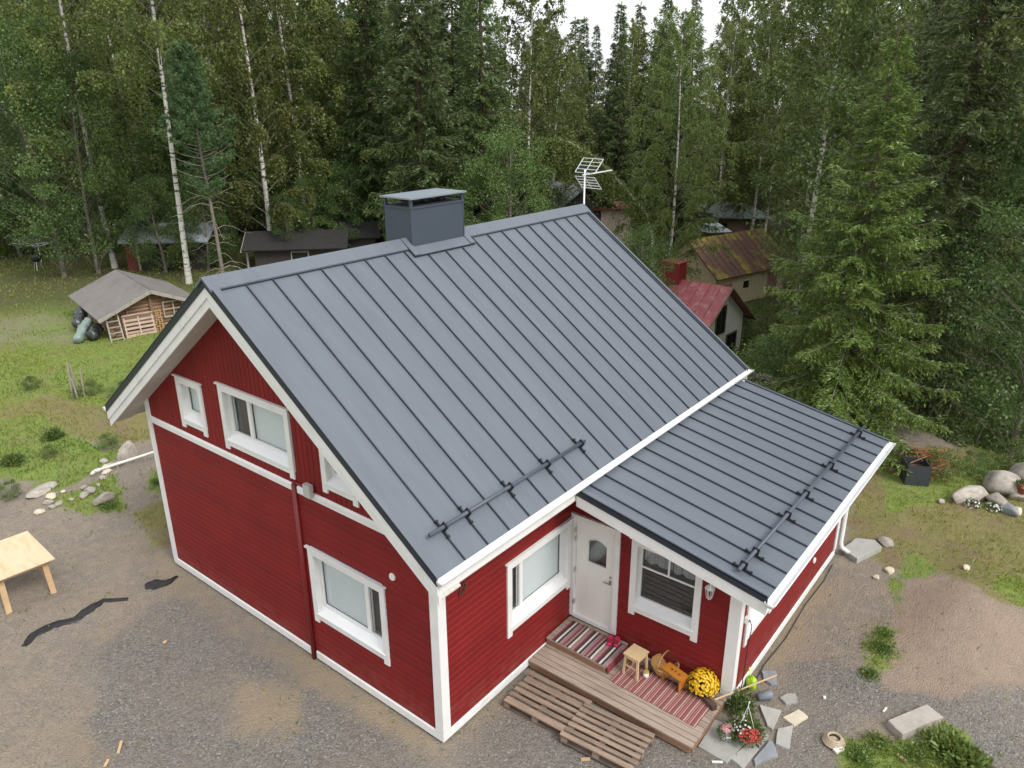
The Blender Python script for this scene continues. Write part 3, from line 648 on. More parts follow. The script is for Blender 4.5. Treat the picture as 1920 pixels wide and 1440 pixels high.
for zz in (2.12, 1.95, 1.30, .62): dsub('hinge', 'steel', (.085, .105, zz, zz+.10, -.008, .054))
# round vents, junction box, pipe, number, socket
def disc(name, wall, u, z, r, th, m, parent=house):
    mb = MB(); mb.tube([wall.p(u, z, .02), wall.p(u, z, .02+th*.6), wall.p(u, z, .02+th)], [r, r, r*.8], 20); return mb.build(name, m, parent)
disc('vent_cap', GAB, .88, 2.64, .062, .03, 'pvc'); disc('vent_cap', EXS, 7.27-XE, .72, .062, .03, 'pvc')
mb = MB(); mb.tube([GAB.p(3.07, 3.47, .05), GAB.p(3.07, .03, .05)], .042, 12); mb.build('red_conduit', 'red_pipe', house, True)
mb = MB(); mb.tube([GAB.p(3.10, 3.50, .04), GAB.p(2.72, 3.50, .04)], .022, 8); mb.tube([GAB.p(2.62, 3.49, .05), GAB.p(2.45, 3.50, .05), GAB.p(2.36, 3.50, .045)], .014, 6); mb.build('red_conduit', 'red_pipe', house, True)
mb = MB(); mb.tube([GAB.p(3.07, .03, .05), GAB.p(3.07, -.2, .05)], .03, 8); mb.build('drain_stub', 'black', house)
mb = MB(); GAB.box(mb, 2.56, 2.72, 3.40, 3.62, .05, .13); mb.build('junction_box', mat('grey_box', (.42, .42, .40), .5, .05), house)
for kk, (ch, uu) in enumerate((('1', .36), ('2', .45))):
    cu = bpy.data.curves.new('digit', 'FONT'); cu.body = ch; cu.size = .24; cu.extrude = .008; cu.shear = .25
    to = bpy.data.objects.new('digit', cu); COL.objects.link(to); bpy.context.view_layer.update()
    me = bpy.data.meshes.new_from_object(to.evaluated_get(bpy.context.evaluated_depsgraph_get())); bpy.data.objects.remove(to)
    for v in me.vertices: v.co = Vector(FRO.p(uu+v.co.x, 2.46+v.co.y, .035+v.co.z))
    me.materials.clear(); me.materials.append(MT['number']); link('house_digit', me, house)

# ------------------------------------------------------------------ roofs
def slope_frame(x, y0, z0, sl, up):
    c = 1/math.sqrt(1+sl*sl); s = sl*c
    es = np.array([0, up*c, s]); n = np.array([0, -up*s, c]); return np.array([x, y0, z0]), es, n
def spt(fr, s, x, h): return fr[0]+fr[1]*s+np.array([x, 0, 0])+fr[2]*h
def sbox(mb, fr, s0, s1, x0, x1, h0, h1):
    q = lambda s, x, h: spt(fr, s, x, h)
    return mb.hexa([q(s0, x0, h0), q(s1, x0, h0), q(s1, x1, h0), q(s0, x1, h0)], [q(s0, x0, h1), q(s1, x0, h1), q(s1, x1, h1), q(s0, x1, h1)])
FR_R = slope_frame(0, -OE, HE, SL, 1); FR_L = slope_frame(0, YL, ZL, SL, -1); FR_E = slope_frame(0, YLO, HL_, SLE, 1)
LEN_R = (YR+OE)*math.sqrt(1+SL*SL); LEN_L = (YL-YR)*math.sqrt(1+SL*SL); LEN_E = (-.38-YLO)*math.sqrt(1+SLE*SLE)
# roof body of boards
TV = .36
mb = MB(); x0, x1 = -OG+.045, XL-.045
sec = [(-OE+.03, roof_z(-OE+.03)-.03), (YR, HR-.03), (YL-.03, roof_z(YL-.03)-.03), (YL-.03, roof_z(YL-.03)-TV), (YR, HR-TV), (-OE+.03, roof_z(-OE+.03)-TV)]
mb.hexa([(x0, y, z) for y, z in sec], [(x1, y, z) for y, z in sec]); roof = mb.build('roof', 'soffit', house)
mb = MB(); sec = [(YLO+.03, ext_z(YLO+.03)-.025), (-.02, ext_z(-.02)-.025), (-.02, ext_z(-.02)-.22), (YLO+.03, ext_z(YLO+.03)-.22)]
mb.hexa([(XO+.045, y, z) for y, z in sec], [(XR_-.045, y, z) for y, z in sec]); annexe_roof = mb.build('annexe_roof', 'soffit', house)
def panels(parent, fr, L, xa, xb, first, step, s_over=.02):
    xs = [xa]+[x for x in np.arange(first, xb-.12, step) if x > xa+.12]+[xb]
    for a, b in zip(xs[:-1], xs[1:]):
        mb = MB(); n = 7                                   # slight oil-canning of the sheet
        rr = random.Random(int(a*1000)+7); ph = rr.random()*6
        V = []; F = []
        for i_ in range(n+1):
            s = -s_over+(L+s_over)*i_/n
            for j, x in enumerate((a, a+.01, (a+b)/2, b-.01, b)):
                h = 0 if j in (0, 4) else (.0 if j != 2 else .0018*math.sin(i_*1.9+ph)); V.append(spt(fr, s, x, h))
        for i_ in range(n):
            for j in range(4): F.append((i_*5+j, i_*5+j+1, i_*5+j+6, i_*5+j+5))
        k0 = len(V); V += [spt(fr, -s_over, a, -.012), spt(fr, -s_over, b, -.012), spt(fr, L, b, -.012), spt(fr, L, a, -.012)]
        F += [(k0, k0+1, 4, 0)]+[(k0, k0+1, k0+2, k0+3)]
        mb.add(V, F); o = mb.build('roof_panel', 'roof', parent)
    for x in xs[1:-1]:
        mb = MB(); sbox(mb, fr, -s_over+.006, L, x-.009, x+.009, -.002, .029); mb.build('standing_seam', 'seam', parent)
panels(roof, FR_R, LEN_R, -OG, XL, .07, .4765); panels(roof, FR_L, LEN_L, -OG, XL, .07, .4765)
panels(annexe_roof, FR_E, LEN_E, XO, XR_, 3.05, .4475)
# ridge cap
mb = MB(); w = .235
mb.hexa([(-OG-.03, YR-w*.9, HR-SL*w*.9+.045), (-OG-.03, YR, HR+.055), (-OG-.03, YR+w*.9, HR-SL*w*.9+.045), (-OG-.03, YR+w*.9, HR-SL*w*.9+.005), (-OG-.03, YR, HR+.02), (-OG-.03, YR-w*.9, HR-SL*w*.9+.005)],
        [(XL+.03, YR-w*.9, HR-SL*w*.9+.045), (XL+.03, YR, HR+.055), (XL+.03, YR+w*.9, HR-SL*w*.9+.045), (XL+.03, YR+w*.9, HR-SL*w*.9+.005), (XL+.03, YR, HR+.02), (XL+.03, YR-w*.9, HR-SL*w*.9+.005)]); mb.build('ridge_cap', 'roof', roof)
for fr in (FR_R, FR_L):
    L_ = LEN_R if fr is FR_R else LEN_L
    mb = MB(); sbox(mb, fr, L_-.262, L_-.249, -OG, XL, .002, .030); mb.build('ridge_lip', 'seam', roof)
# rake flashing (dark) with raised top, and white double barge boards
def rake(parent, fr, L, x, sgn, hv=(.105, .16, .155), s0=-.02):
    c = abs(fr[1][1])
    def strip(name, m, h1, h0, xa, xb):
        mb = MB(); q = lambda s, xx, h: spt(fr, s, 0, 0)+np.array([xx, 0, h])
        mb.hexa([q(s0, xa, h0), q(L, xa, h0), q(L, xb, h0), q(s0, xb, h0)], [q(s0, xa, h1), q(L, xa, h1), q(L, xb, h1), q(s0, xb, h1)]); mb.build(name, m, parent)
    a, b, d = hv
    strip('rake_flashing', 'roof_dark', .040, -a, x, x+sgn*.028)
    mb = MB(); sbox(mb, fr, s0, L, *sorted((x, x+sgn*(.12 if sgn > 0 else .06))), .020, .036); mb.build('rake_sheet', 'roof', parent)
    strip('barge_board', 'white', -a+.012, -a-b, x+sgn*.012, x+sgn*.044)
    if d: strip('barge_board', 'white', -a-b+.01, -a-b-d, x+sgn*.034, x+sgn*.066)
rake(roof, FR_R, LEN_R, -OG, 1); rake(roof, FR_L, LEN_L, -OG, 1); rake(roof, FR_R, LEN_R, XL, -1); rake(roof, FR_L, LEN_L, XL, -1)
rake(annexe_roof, FR_E, LEN_E-.12, XO, 1, (.075, .20, 0)); rake(annexe_roof, FR_E, LEN_E-.12, XR_, -1, (.06, .20, 0))
# soffit boards under the gable overhang, running with the slope
for fr, L_ in ((FR_R, LEN_R), (FR_L, LEN_L)):
    for k in range(4):
        xa = -OG+.068+k*.102; mb = MB(); q = lambda s, xx, h: spt(fr, s, 0, 0)+np.array([xx, 0, h])
        s1 = L_-.02; mb.hexa([q(.0, xa, -TV-.018), q(s1, xa, -TV-.018), q(s1, xa+.098, -TV-.018), q(.0, xa+.098, -TV-.018)], [q(.0, xa, -TV+.004), q(s1, xa, -TV+.004), q(s1, xa+.098, -TV+.004), q(.0, xa+.098, -TV+.004)]); mb.build('soffit_board', 'soffit', roof)
# eave fascias
mb = MB(); mb.box(-OG+.07, XL-.07, -OE+.005, -OE+.029, HE-.30, HE-.03); mb.build('fascia', 'white', roof)
mb = MB(); mb.box(-OG+.07, XL-.07, YL-.029, YL-.005, ZL-.30, ZL-.03); mb.build('fascia', 'white', roof)
mb = MB(); mb.box(XO+.05, XR_-.05, YLO+.005, YLO+.029, HL_-.25, HL_-.03); mb.build('fascia', 'white', annexe_roof)
# gutters: half-round channels
def gutter(x0, x1, y, z, r=.072):
    mb = MB(); n = 10; V = []; F = []
    for x in (x0, x1):
        for rr in (r, r-.006):
            for k in range(n+1): t = math.pi+math.pi*k/n; V.append((x, y+rr*math.cos(t), z+rr*math.sin(t)))
    m_ = n+1
    for k in range(n):
        F += [(k, k+1, 2*m_+k+1, 2*m_+k), (m_+k, 3*m_+k, 3*m_+k+1, m_+k+1)]
    F += [(0, 2*m_, 3*m_, m_), (n, m_+n, 3*m_+n, 2*m_+n)]
    for e in (0, 2*m_): F.append(tuple(range(e, e+m_)))
    mb.add(V, F)
    for yy in (y-r, y+r): mb.tube([(x0, yy, z), (x1, yy, z)], .010, 6)
    return mb.build('gutter', 'white_metal', house, True)
gutter(-OG+.0, XL+.04, -OE-.065, HE-.022); gutter(-OG, XL+.04, YL+.065, ZL-.055)
gutter(XO-.02, XR_+.07, YLO-.065, HL_-.05)
mb = MB(); P_ = lambda *a: np.array(a)
mb.tube([P_(9.30, -OE-.065, HE-.09), P_(9.30, -OE-.075, HE-.13), P_(9.28, -OE-.14, HE-.155)], .042, 10); mb.build('downpipe', 'white_metal', house, True)
mb = MB(); mb.tube([P_(8.98, YLO-.065, HL_-.11), P_(8.98, YLO-.05, HL_-.2), P_(8.93, -DD-.12, HL_-.52), P_(8.92, -DD-.10, HL_-.65), P_(8.92, -DD-.10, .34), P_(8.93, -DD-.13, .22), P_(9.0, -DD-.27, .10)], .048, 10); mb.build('downpipe', 'white_metal', house, True)
# snow guards
def snow_guard(fr, s, x0, x1, xs):
    mb = MB(); mb.tube([spt(fr, s, x0, .115), spt(fr, s, x1, .115)], .030, 12); g = mb.build('snow_guard', 'guard', house, True)
    for x in xs:
        mb = MB(); sbox(mb, fr, s-.14, s+.14, x-.013, x+.013, .028, .046); sbox(mb, fr, s-.055, s+.055, x-.010, x+.010, .05, .16)
        sbox(mb, fr, s-.15, s-.115, x-.021, x+.021, .012, .058); sbox(mb, fr, s+.115, s+.15, x-.021, x+.021, .012, .058)
        mb.tube([spt(fr, s, x-.02, .115), spt(fr, s, x+.02, .115)], .040, 12); mb.build('bracket', 'black', g)
snow_guard(FR_R, .50, -.22, 3.50, [.07+.4765*k for k in (0, 1, 3, 5, 7)])
snow_guard(FR_E, .50, 2.86, 9.27, [3.05+.4475*k for k in (0, 1, 4, 6, 9, 13)])
# chimney
cx0, cx1, cy0, cy1, cz1 = 3.66, 5.10, 3.90, 4.62, 7.34
mb = MB(); mb.box(cx0, cx1, cy0, cy1, 6.1, cz1); chim = mb.build('chimney', 'chim', house)
def csub(name, m, f):
    mb = MB(); f(mb); return mb.build(name, m, chim)
csub('top_rim', 'chim', lambda m: m.box(cx0-.02, cx1+.02, cy0-.02, cy1+.02, cz1-.02, cz1+.012))
csub('top_bed', 'black', lambda m: m.box(cx0+.04, cx1-.04, cy0+.04, cy1-.04, cz1, cz1+.032))
for x in np.linspace(cx0+.28, cx1-.28, 3): csub('flue', 'black', lambda m, x=x: m.lathe((x, (cy0+cy1)/2, cz1+.02), [(.11, 0), (.11, .07), (.085, .07), (.085, .02)], 16))
for x in (cx0+.02, cx1-.02):
    for y in (cy0+.02, cy1-.02): csub('cap_post', 'chim', lambda m, x=x, y=y: m.box(x-.024, x+.024, y-.024, y+.024, cz1+.01, cz1+.17))
csub('cap', mat('cap_steel', (.26, .31, .35), .35, .05, metal=.3), lambda m: m.hexa([(cx0-.06, cy0-.055, cz1+.155), (cx1+.06, cy0-.055, cz1+.155), (cx1+.06, cy1+.055, cz1+.155), (cx0-.06, cy1+.055, cz1+.155)], [(cx0-.06, cy0-.055, cz1+.182), (cx1+.06, cy0-.055, cz1+.182), (cx1+.06, cy1+.055, cz1+.182), (cx0-.06, cy1+.055, cz1+.182)]))
for x in (cx0, cx1): csub('corner_strip', 'chim', lambda m, x=x: m.box(x-.013, x+.013, cy0-.009, cy0+.02, 6.2, cz1-.03))
sF = (cy0-(-OE))*math.sqrt(1+SL*SL)
csub('apron', 'roof', lambda m: sbox(m, FR_R, sF-.20, sF+.01, cx0-.13, cx1+.12, .036, .046)); csub('apron_lip', 'seam', lambda m: sbox(m, FR_R, sF-.212, sF-.199, cx0-.13, cx1+.12, .0, .045))
for xa, xb in ((cx0-.135, cx0+.01), (cx1-.01, cx1+.125)): csub('side_flashing', 'roof', lambda m, xa=xa, xb=xb: sbox(m, FR_R, sF-.20, LEN_R+.02, xa, xb, .047, .064))
# ------------------------------------------------------------------ TV aerial on the far end of the ridge
aer = thing('tv_aerial', 'silver grid television aerial on a mast at the end of the ridge', 'aerial', (9.86, 4.15, 4.6))
mb = MB(); mb.tube([(0, 0, 0), (0, 0, 2.98)], .022, 8); mb.build('mast', 'alu', aer, True)
def grid(mb, c, ux, uz, w, h, nx_, nz_):
    c, ux, uz = [np.array(q, float) for q in (c, ux, uz)]
    for k in range(nx_+1): t = (k/nx_-.5)*w; mb.tube([c+ux*t, c+ux*t+uz*h], .011 if k in (0, nx_) else .009, 5)
    for k in range(nz_+1): t = k/nz_*h; mb.tube([c-ux*w/2+uz*t, c+ux*w/2+uz*t], .010, 5)
adir = np.array([.985, -.175, 0]); aside = np.array([.175, .985, 0])
for zc, sg in ((2.90, 1), (2.80, -1)):
    mb = MB(); grid(mb, (0, 0, zc), aside, np.array([.72*adir[0], .72*adir[1], .80*sg]), .66, .40 if sg > 0 else .36, 2, 4); mb.build('reflector', 'alu', aer)
mb = MB(); mb.tube([(-.08*adir[0], -.08*adir[1], 2.85), tuple(adir*1.0+np.array([0, 0, 2.90]))], .018, 6)
for k in range(7):
    p = adir*(.1+.08*k)+np.array([0, 0, 2.857+.004*k]); mb.tube([p-aside*.08, p+aside*.08], .006, 4)
mb.build('boom', 'alu', aer)
for zz in (.3, 1.6): 
    mb = MB(); mb.bar((-.55, 0, zz), (.02, 0, zz), .03, .03); mb.build('wall_bracket', 'alu', aer)
# ------------------------------------------------------------------ wall lantern and cable socket
lp = EXF.p(2.66, 2.22, .02); lan = thing('wall_lantern', 'white lantern hanging on the red wall beside the porch window', 'lantern', lp)
mb = MB(); mb.box(-.015, .0, -.035, .035, -.16, .02); mb.build('back_plate', 'white', lan)
mb = MB(); mb.tube([(-.01, 0, .0), (-.06, 0, .03), (-.11, 0, .01), (-.11, 0, -.03)], .010, 6); mb.build('arm', 'white', lan)
mb = MB(); mb.lathe((-.11, 0, -.08), [(.012, .06), (.035, .045), (.085, .0), (.078, -.012)], 6); mb.build('lantern_roof', 'white', lan)
mb = MB(); mb.lathe((-.11, 0, -.26), [(.04, 0), (.068, .165)], 6); mb.build('lantern_glass', 'glass', lan)
for k in range(6):
    t = k*math.pi/3; mb = MB(); mb.tube([(-.11+.041*math.cos(t), .041*math.sin(t), -.26), (-.11+.070*math.cos(t), .070*math.sin(t), -.095)], .005, 4); mb.build('lantern_bar', 'white', lan)
mb = MB(); mb.lathe((-.11, 0, -.30), [(.004, 0), (.012, .02), (.042, .035), (.042, .045)], 6); mb.build('lantern_base', 'white', lan)
so = thing('outdoor_socket', 'small white cable socket on the annexe corner beside the side window', 'socket', EXS.p(.16, 1.62, .05))
mb = MB(); mb.box(-.04, .04, -.06, 0, -.05, .05); mb.build('housing', 'pvc', so)
mb = MB(); mb.tube([(.0, -.06, 0), (.0, -.085, 0)], .022, 10); mb.build('socket_cover', 'grey_pot', so)
cb = thing('power_cable', 'thin black cable hanging from the socket and running along the annexe wall', 'cable', EXS.p(.16, 0, .0))
pts = [(0.02, -.13, 1.6), (.12, -.13, 1.45), (.10, -.11, 1.0), (.12, -.10, .5), (.10, -.09, .10)]
mb = MB(); mb.tube(pts, .008, 5, False)
run = [(.10, -.09, .10), (.5, -.16, .03), (1.1, -.12, .03), (2.0, -.17, .03), (3.2, -.12, .03), (4.2, -.16, .03), (4.9, -.12, .04)]
mb.tube(run, .009, 5); mb.build('cable_run', 'cable', cb)

# ------------------------------------------------------------------ deck
deck = thing('wooden_deck', 'low wooden porch deck with a raised step platform along the red wall', 'deck', (2.1, -1.55, 0))
DX, DY = 2.1, -1.55
def dk(mb, x0, x1, y0, y1, z0, z1): return mb.box(x0-DX, x1-DX, y0-DY, y1-DY, z0, z1)
n = 11; x0, x1 = 2.06, 3.345; w = (x1-x0)/n
rr = random.Random(3)
for k in range(n):
    mb = MB(); dz = rr.uniform(-.002, .002); dk(mb, x0+k*w+.006, x0+(k+1)*w-.006, -3.10+rr.uniform(-.008, .008), -.055, .172+dz, .20+dz); mb.build('plank', 'deck', deck)
mb = MB(); dk(mb, 2.085, 2.125, -3.06, -.06, .04, .170); mb.build('edge_beam', 'deck_edge', deck)
mb = MB(); dk(mb, 2.126, 3.34, -3.09, -3.055, .04, .169); mb.build('edge_beam', 'deck_edge', deck)
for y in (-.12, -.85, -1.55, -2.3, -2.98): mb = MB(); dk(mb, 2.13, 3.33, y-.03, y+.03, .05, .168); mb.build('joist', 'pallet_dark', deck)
for y in (-.15, -1.5, -2.95):
    for x in (2.18, 3.2): mb = MB(); dk(mb, x-.05, x+.05, y+.032, y+.13, -.08, .165); mb.build('post', 'deck_edge', deck)
n = 6; x0, x1 = 2.58, 3.345; w = (x1-x0)/n
for k in range(n): mb = MB(); dk(mb, x0+k*w+.005, x0+(k+1)*w-.005, -1.27, -.052, .305, .335); mb.build('step_plank', 'deck', deck)
mb = MB(); dk(mb, 2.60, 2.63, -1.255, -.06, .202, .303); mb.build('step_edge', 'deck_edge', deck)
mb = MB(); dk(mb, 2.632, 3.34, -1.26, -1.23, .202, .303); mb.build('step_edge', 'deck_edge', deck)
# rugs
navy, pk, crm, wine, mauve = (.022, .030, .055), (.33, .19, .185), (.60, .56, .45), (.20, .035, .045), (.26, .17, .175)
MT['rug1'] = rug_mat('striped_rag_rug', [crm, navy, wine, pk, mauve, crm, navy, pk, wine, mauve, pk, navy], 2.25, 1)
MT['rug2'] = rug_mat('red_rag_rug', [(.30, .06, .065), (.12, .04, .045), (.46, .30, .25), (.22, .055, .06), (.38, .14, .13), (.09, .05, .05), (.42, .24, .20), (.20, .04, .045), (.50, .40, .33), (.27, .08, .08), (.14, .10, .085)], 5.6, 1)
def rug(name, label, m, x0, x1, y0, y1, z, drop=None, rz=0):
    cx, cy = (x0+x1)/2, (y0+y1)/2; o = MB(); nx_, ny_ = 8, 44; V = []; F = []; r_ = np.random.RandomState(len(label))
    ph = r_.rand(6)*6
    for j in range(ny_+1):
        s = j/ny_*(abs(y1-y0)+(drop or 0))
        for i_ in range(nx_+1):
            x = x0+(x1-x0)*i_/nx_; y = y1-s; zz = z+.010+.004*math.sin(s*9+ph[0])*math.sin(x*7+ph[1])
            if drop and y < y0: zz = z-(y0-y)*.95; y = y0-.02-.03*(1-math.exp(-(z-zz)*9)); zz += .008
            V.append((x-cx+.006*math.sin(s*15+ph[2]), y-cy, zz))
    m_ = nx_+1
    for j in range(ny_):
        for i_ in range(nx_): F.append((j*m_+i_, j*m_+i_+1, (j+1)*m_+i_+1, (j+1)*m_+i_))
    k0 = len(V); V2 = [(a, b, c-.008) for a, b, c in V]
    F2 = [tuple(q+k0 for q in f[::-1]) for f in F]
    o.add(V+V2, F+F2)
    for j in range(ny_): o.f += [(j*m_, (j+1)*m_, k0+(j+1)*m_, k0+j*m_), (j*m_+nx_, k0+j*m_+nx_, k0+(j+1)*m_+nx_, (j+1)*m_+nx_)]
    ob = o.build(name, m, None, True); ob.location = (cx, cy, 0); ob.rotation_euler = (0, 0, rz)
    return tag(ob, label, 'rug')
rug('rag_rug', 'black, cream and wine striped rag rug on the raised step at the door', 'rug1', 2.60, 3.26, -1.272, -.17, .337, drop=.14)
rug('rag_rug', 'worn narrow-striped red rag rug on the lower deck under the stool', 'rug2', 2.47, 3.12, -2.98, -1.42, .202, rz=-.03)
# clogs
p = at(1150, 1203, .36); cl = thing('garden_clogs', 'pair of pink rubber clogs on the striped rug by the door', 'clogs', (p[0], p[1], .352), RAD(20))
for s in (-1, 1):
    mb = MB(); rings = []
    prof = [(-.13, .035, .05), (-.10, .045, .052), (-.03, .046, .05), (.04, .052, .07), (.09, .048, .065), (.125, .030, .045), (.14, .01, .03)]
    V = []; F = []; nn = 10
    for t, wd, hh in prof:
        for k in range(nn): a = 2*math.pi*k/nn; V.append((t, s*.062+wd*math.cos(a), .5*hh+.5*hh*math.sin(a)))
    for i_ in range(len(prof)-1):
        for k in range(nn): F.append((i_*nn+k, i_*nn+(k+1) % nn, (i_+1)*nn+(k+1) % nn, (i_+1)*nn+k))
    F += [tuple(range(nn))[::-1], tuple(range((len(prof)-1)*nn, len(prof)*nn))]
    mb.add(V, F); c_ = mb.build('clog', 'clog', cl, True)
    mb = MB(); mb.tube([(-.02, s*.062, .047), (-.10, s*.062, .050)], [.030, .026], 8); mb.build('foot_opening', mat('clog_lining', (.22, .01, .04), .7, .1), c_)
# stool
p = at(1193, 1223, .62); st = thing('wooden_stool', 'small pale wooden stool standing on the red rag rug', 'stool', (p[0], p[1], .212), RAD(-4))
mb = MB(); mb.box(-.16, .16, -.15, .15, .385, .41); mb.build('seat', 'stool', st)
for sx in (-1, 1):
    for sy in (-1, 1): mb = MB(); mb.bar((sx*.145, sy*.135, 0), (sx*.125, sy*.115, .385), .034, .034, (0, 1, 0)); mb.build('leg', 'stool', st)
for sx in (-1, 1): mb = MB(); mb.box(sx*.128-.008, sx*.128+.008, -.10, .10, .325, .383); mb.build('apron', 'stool', st); mb = MB(); mb.box(sx*.135-.008, sx*.135+.008, -.105, .105, .17, .19); mb.build('rung', 'stool', st)
for sy in (-1, 1): mb = MB(); mb.box(-.11, .11, sy*.118-.008, sy*.118+.008, .325, .383); mb.build('apron', 'stool', st)
p = at(1211, 1268, .215); jr = thing('candle_jar', 'small white jar with an amber top beside the stool', 'jar', (p[0], p[1], .214))
mb = MB(); mb.lathe((0, 0, 0), [(.045, 0), (.05, .02), (.05, .085)], 14); mb.build('body', 'jar', jr, True); mb = MB(); mb.lathe((0, 0, .0855), [(.047, 0), (.047, .025), (.035, .028)], 14); mb.build('lid', 'amber', jr, True)
# basket and bench
p = at(1243, 1262, .22); bk = thing('wicker_basket', 'round wicker basket between the stool and the orange bench', 'basket', (p[0]+.05, p[1], .214))
for k in range(7): mb = MB(); r = .15+.012*k; mb.tube([(r*math.cos(t), r*1.0*math.sin(t), .02+k*.026) for t in np.linspace(0, 2*math.pi, 25)], .016, 6, False); mb.build('weave', 'wicker', bk, True)
for k in range(16): t = 2*math.pi*k/16; mb = MB(); mb.tube([(.145*math.cos(t), .145*math.sin(t), .0), (.235*math.cos(t), .235*math.sin(t), .2)], .006, 4); mb.build('stake', 'wicker', bk)
mb = MB(); mb.lathe((0, 0, .005), [(.15, 0), (.15, .012)], 16); mb.build('base', 'wicker', bk)
mb = MB(); mb.tube([(.235*math.cos(t), .02, .2+.17*math.sin(t)) for t in np.linspace(0, math.pi, 15)], .011, 6); mb.build('handle', 'wicker', bk, True)
p = at(1266, 1262, .44); bn = thing('orange_bench', 'little orange wooden bench with a slotted seat beside the yellow flowers', 'bench', (p[0], p[1], .212), RAD(-14))
mb = MB()
for a, b in ((-.105, -.02), (.02, .105)): mb.box(a, b, -.21, .21, .235, .255)
for a, b in ((-.21, -.10), (-.05, -.02), (.02, .05), (.10, .21)): mb.box(-.0201, .0201, a, b, .2353, .2547)
mb.build('seat', 'orange_wood', bn)
for s in (-1, 1): mb = MB(); mb.box(-.10, .10, s*.17-.010, s*.17+.010, .05, .234); mb.box(-.10, -.06, s*.17-.0095, s*.17+.0095, .0, .05); mb.box(.06, .10, s*.17-.0095, s*.17+.0095, 0, .05); mb.build('leg', 'orange_wood', bn)
mb = MB(); mb.box(-.008, .008, -.159, .159, .12, .17); mb.build('stretcher', 'orange_wood', bn)
# plants
def dome_plant(root, r, h, n, ls, m, seed, z0=0.0, flowers=None, jitter=.3, hollow=.55, name='foliage'):
    rng = np.random.RandomState(seed); d = unit(rng.randn(n, 3)); d[:, 2] = np.abs(d[:, 2])*1.0-.15
    q = (hollow+(1-hollow)*rng.rand(n))[:, None]; C = d*q*np.array([r, r, h]); C[:, 2] += z0+.15*h
    D = unit(d+rng.randn(n, 3)*jitter+np.array([0, 0, .25])); V, F = leaves(C, D, ls*(.6+.8*rng.rand(n)), ls*.45, rng)
    V[:, 2] = np.maximum(V[:, 2], .004); np_mesh(name, V, F, m, root, np.repeat(np.clip(rng.rand(n)*.8+.1, 0, 1), 4))
    if flowers:
        for fm, fn, fs, cen in flowers:
            d = unit(rng.randn(fn, 3)); d[:, 2] = np.abs(d[:, 2])
            if cen is not None: d = unit(d*.55+np.array(cen))
            C = d*np.array([r, r, h])*(.84+.26*rng.rand(fn))[:, None]; C[:, 2] += z0+.15*h
            # each bloom: a little rosette of 5 petals
            A = np.repeat(C, 5, 0); ref = unit(np.cross(np.repeat(d, 5, 0), np.array([.3, .5, .8]))); b2 = np.cross(np.repeat(d, 5, 0), ref); t = np.tile(np.arange(5)*2*math.pi/5, fn)+np.repeat(rng.rand(fn)*6, 5)
            D = ref*np.cos(t)[:, None]+b2*np.sin(t)[:, None]+np.repeat(d, 5, 0)*.35
            V, F = leaves(A, D, fs*.62, fs*.55, rng, roll=np.repeat(d, 5, 0)+.001)
            np_mesh('blooms', V, F, fm, root, np.repeat(np.repeat(rng.rand(fn), 5), 4))['kind'] = 'stuff'
def pot(root, r, h, m, name='pot'):
    mb = MB(); mb.lathe((0, 0, 0), [(r*.72, 0), (r*.98, h*.86), (r*1.06, h*.86), (r*1.06, h), (r*.9, h), (r*.86, h*.9)], 18); return mb.build(name, m, root, True)
p = at(1318, 1300, .2); mum = thing('yellow_chrysanthemum', 'big dome of yellow chrysanthemums in a pot at the deck corner', 'flower pot', (p[0]+.02, p[1]+.02, .202))
pot(mum, .13, .16, 'beam'); dome_plant(mum, .24, .25, 900, .05, 'bush_leaf', 3, .10, [('mum', 620, .042, None)], hollow=.5)
p = at(1398, 1392, .05); hb = thing('hanging_basket_plant', 'trailing green plant with red blossoms in a basket with white hangers', 'plant', (p[0]+.10, p[1]+.05, .06))
pot(hb, .16, .16, 'grey_pot'); dome_plant(hb, .28, .25, 1300, .055, 'bush_leaf', 5, .06, [('redf', 90, .035, (-.7, -.5, .3)), ('whitef', 26, .035, (-.5, .3, .5))], jitter=.7, hollow=.4)
for k in range(3): t = k*2.1+.4; mb = MB(); mb.tube([(.15*math.cos(t), .15*math.sin(t), .16), (.03, .02, .56)], .004, 4); mb.build('hanger', 'pvc', hb)
mb = MB(); mb.tube([(.03, .02, .56), (.03, .02, .60), (.05, .02, .63), (.075, .02, .61), (.07, .02, .58)], .006, 5); mb.build('hook', 'pvc', hb)
p = at(1362, 1385, .06); pf = thing('pink_begonia', 'small white pot of pale pink flowers on the flagstone at the deck end', 'flower pot', (p[0], p[1], .06))
pot(pf, .10, .12, 'white_pot'); dome_plant(pf, .14, .12, 320, .05, 'bush_leaf', 8, .08, [('pinkf', 60, .05, (0, .2, .8))])
p = at(1385, 1335, .05); lg = thing('leafy_shrub', 'small green shrub in the angle of deck and annexe corner', 'shrub', (p[0]+.1, p[1]+.02, .0))
dome_plant(lg, .24, .34, 900, .06, 'weed_leaf', 12, .02, jitter=.9, hollow=.3); mb = MB(); mb.tube([(0, 0, 0), (.01, 0, .25)], .008, 5); mb.build('stem', 'bark', lg)
p = at(1408, 1285, .05); wc = thing('lime_watering_can', 'lime green plastic watering can leaning at the annexe corner', 'watering can', (p[0], p[1], .01), RAD(35))
mb = MB(); mb.lathe((0, 0, 0), [(.075, 0), (.085, .02), (.08, .17), (.06, .19)], 14); mb.build('body', 'lime', wc, True)
mb = MB(); mb.tube([(.07, 0, .04), (.16, 0, .14), (.21, 0, .24)], [.022, .016, .013], 8); mb.build('spout', 'lime', wc, True)
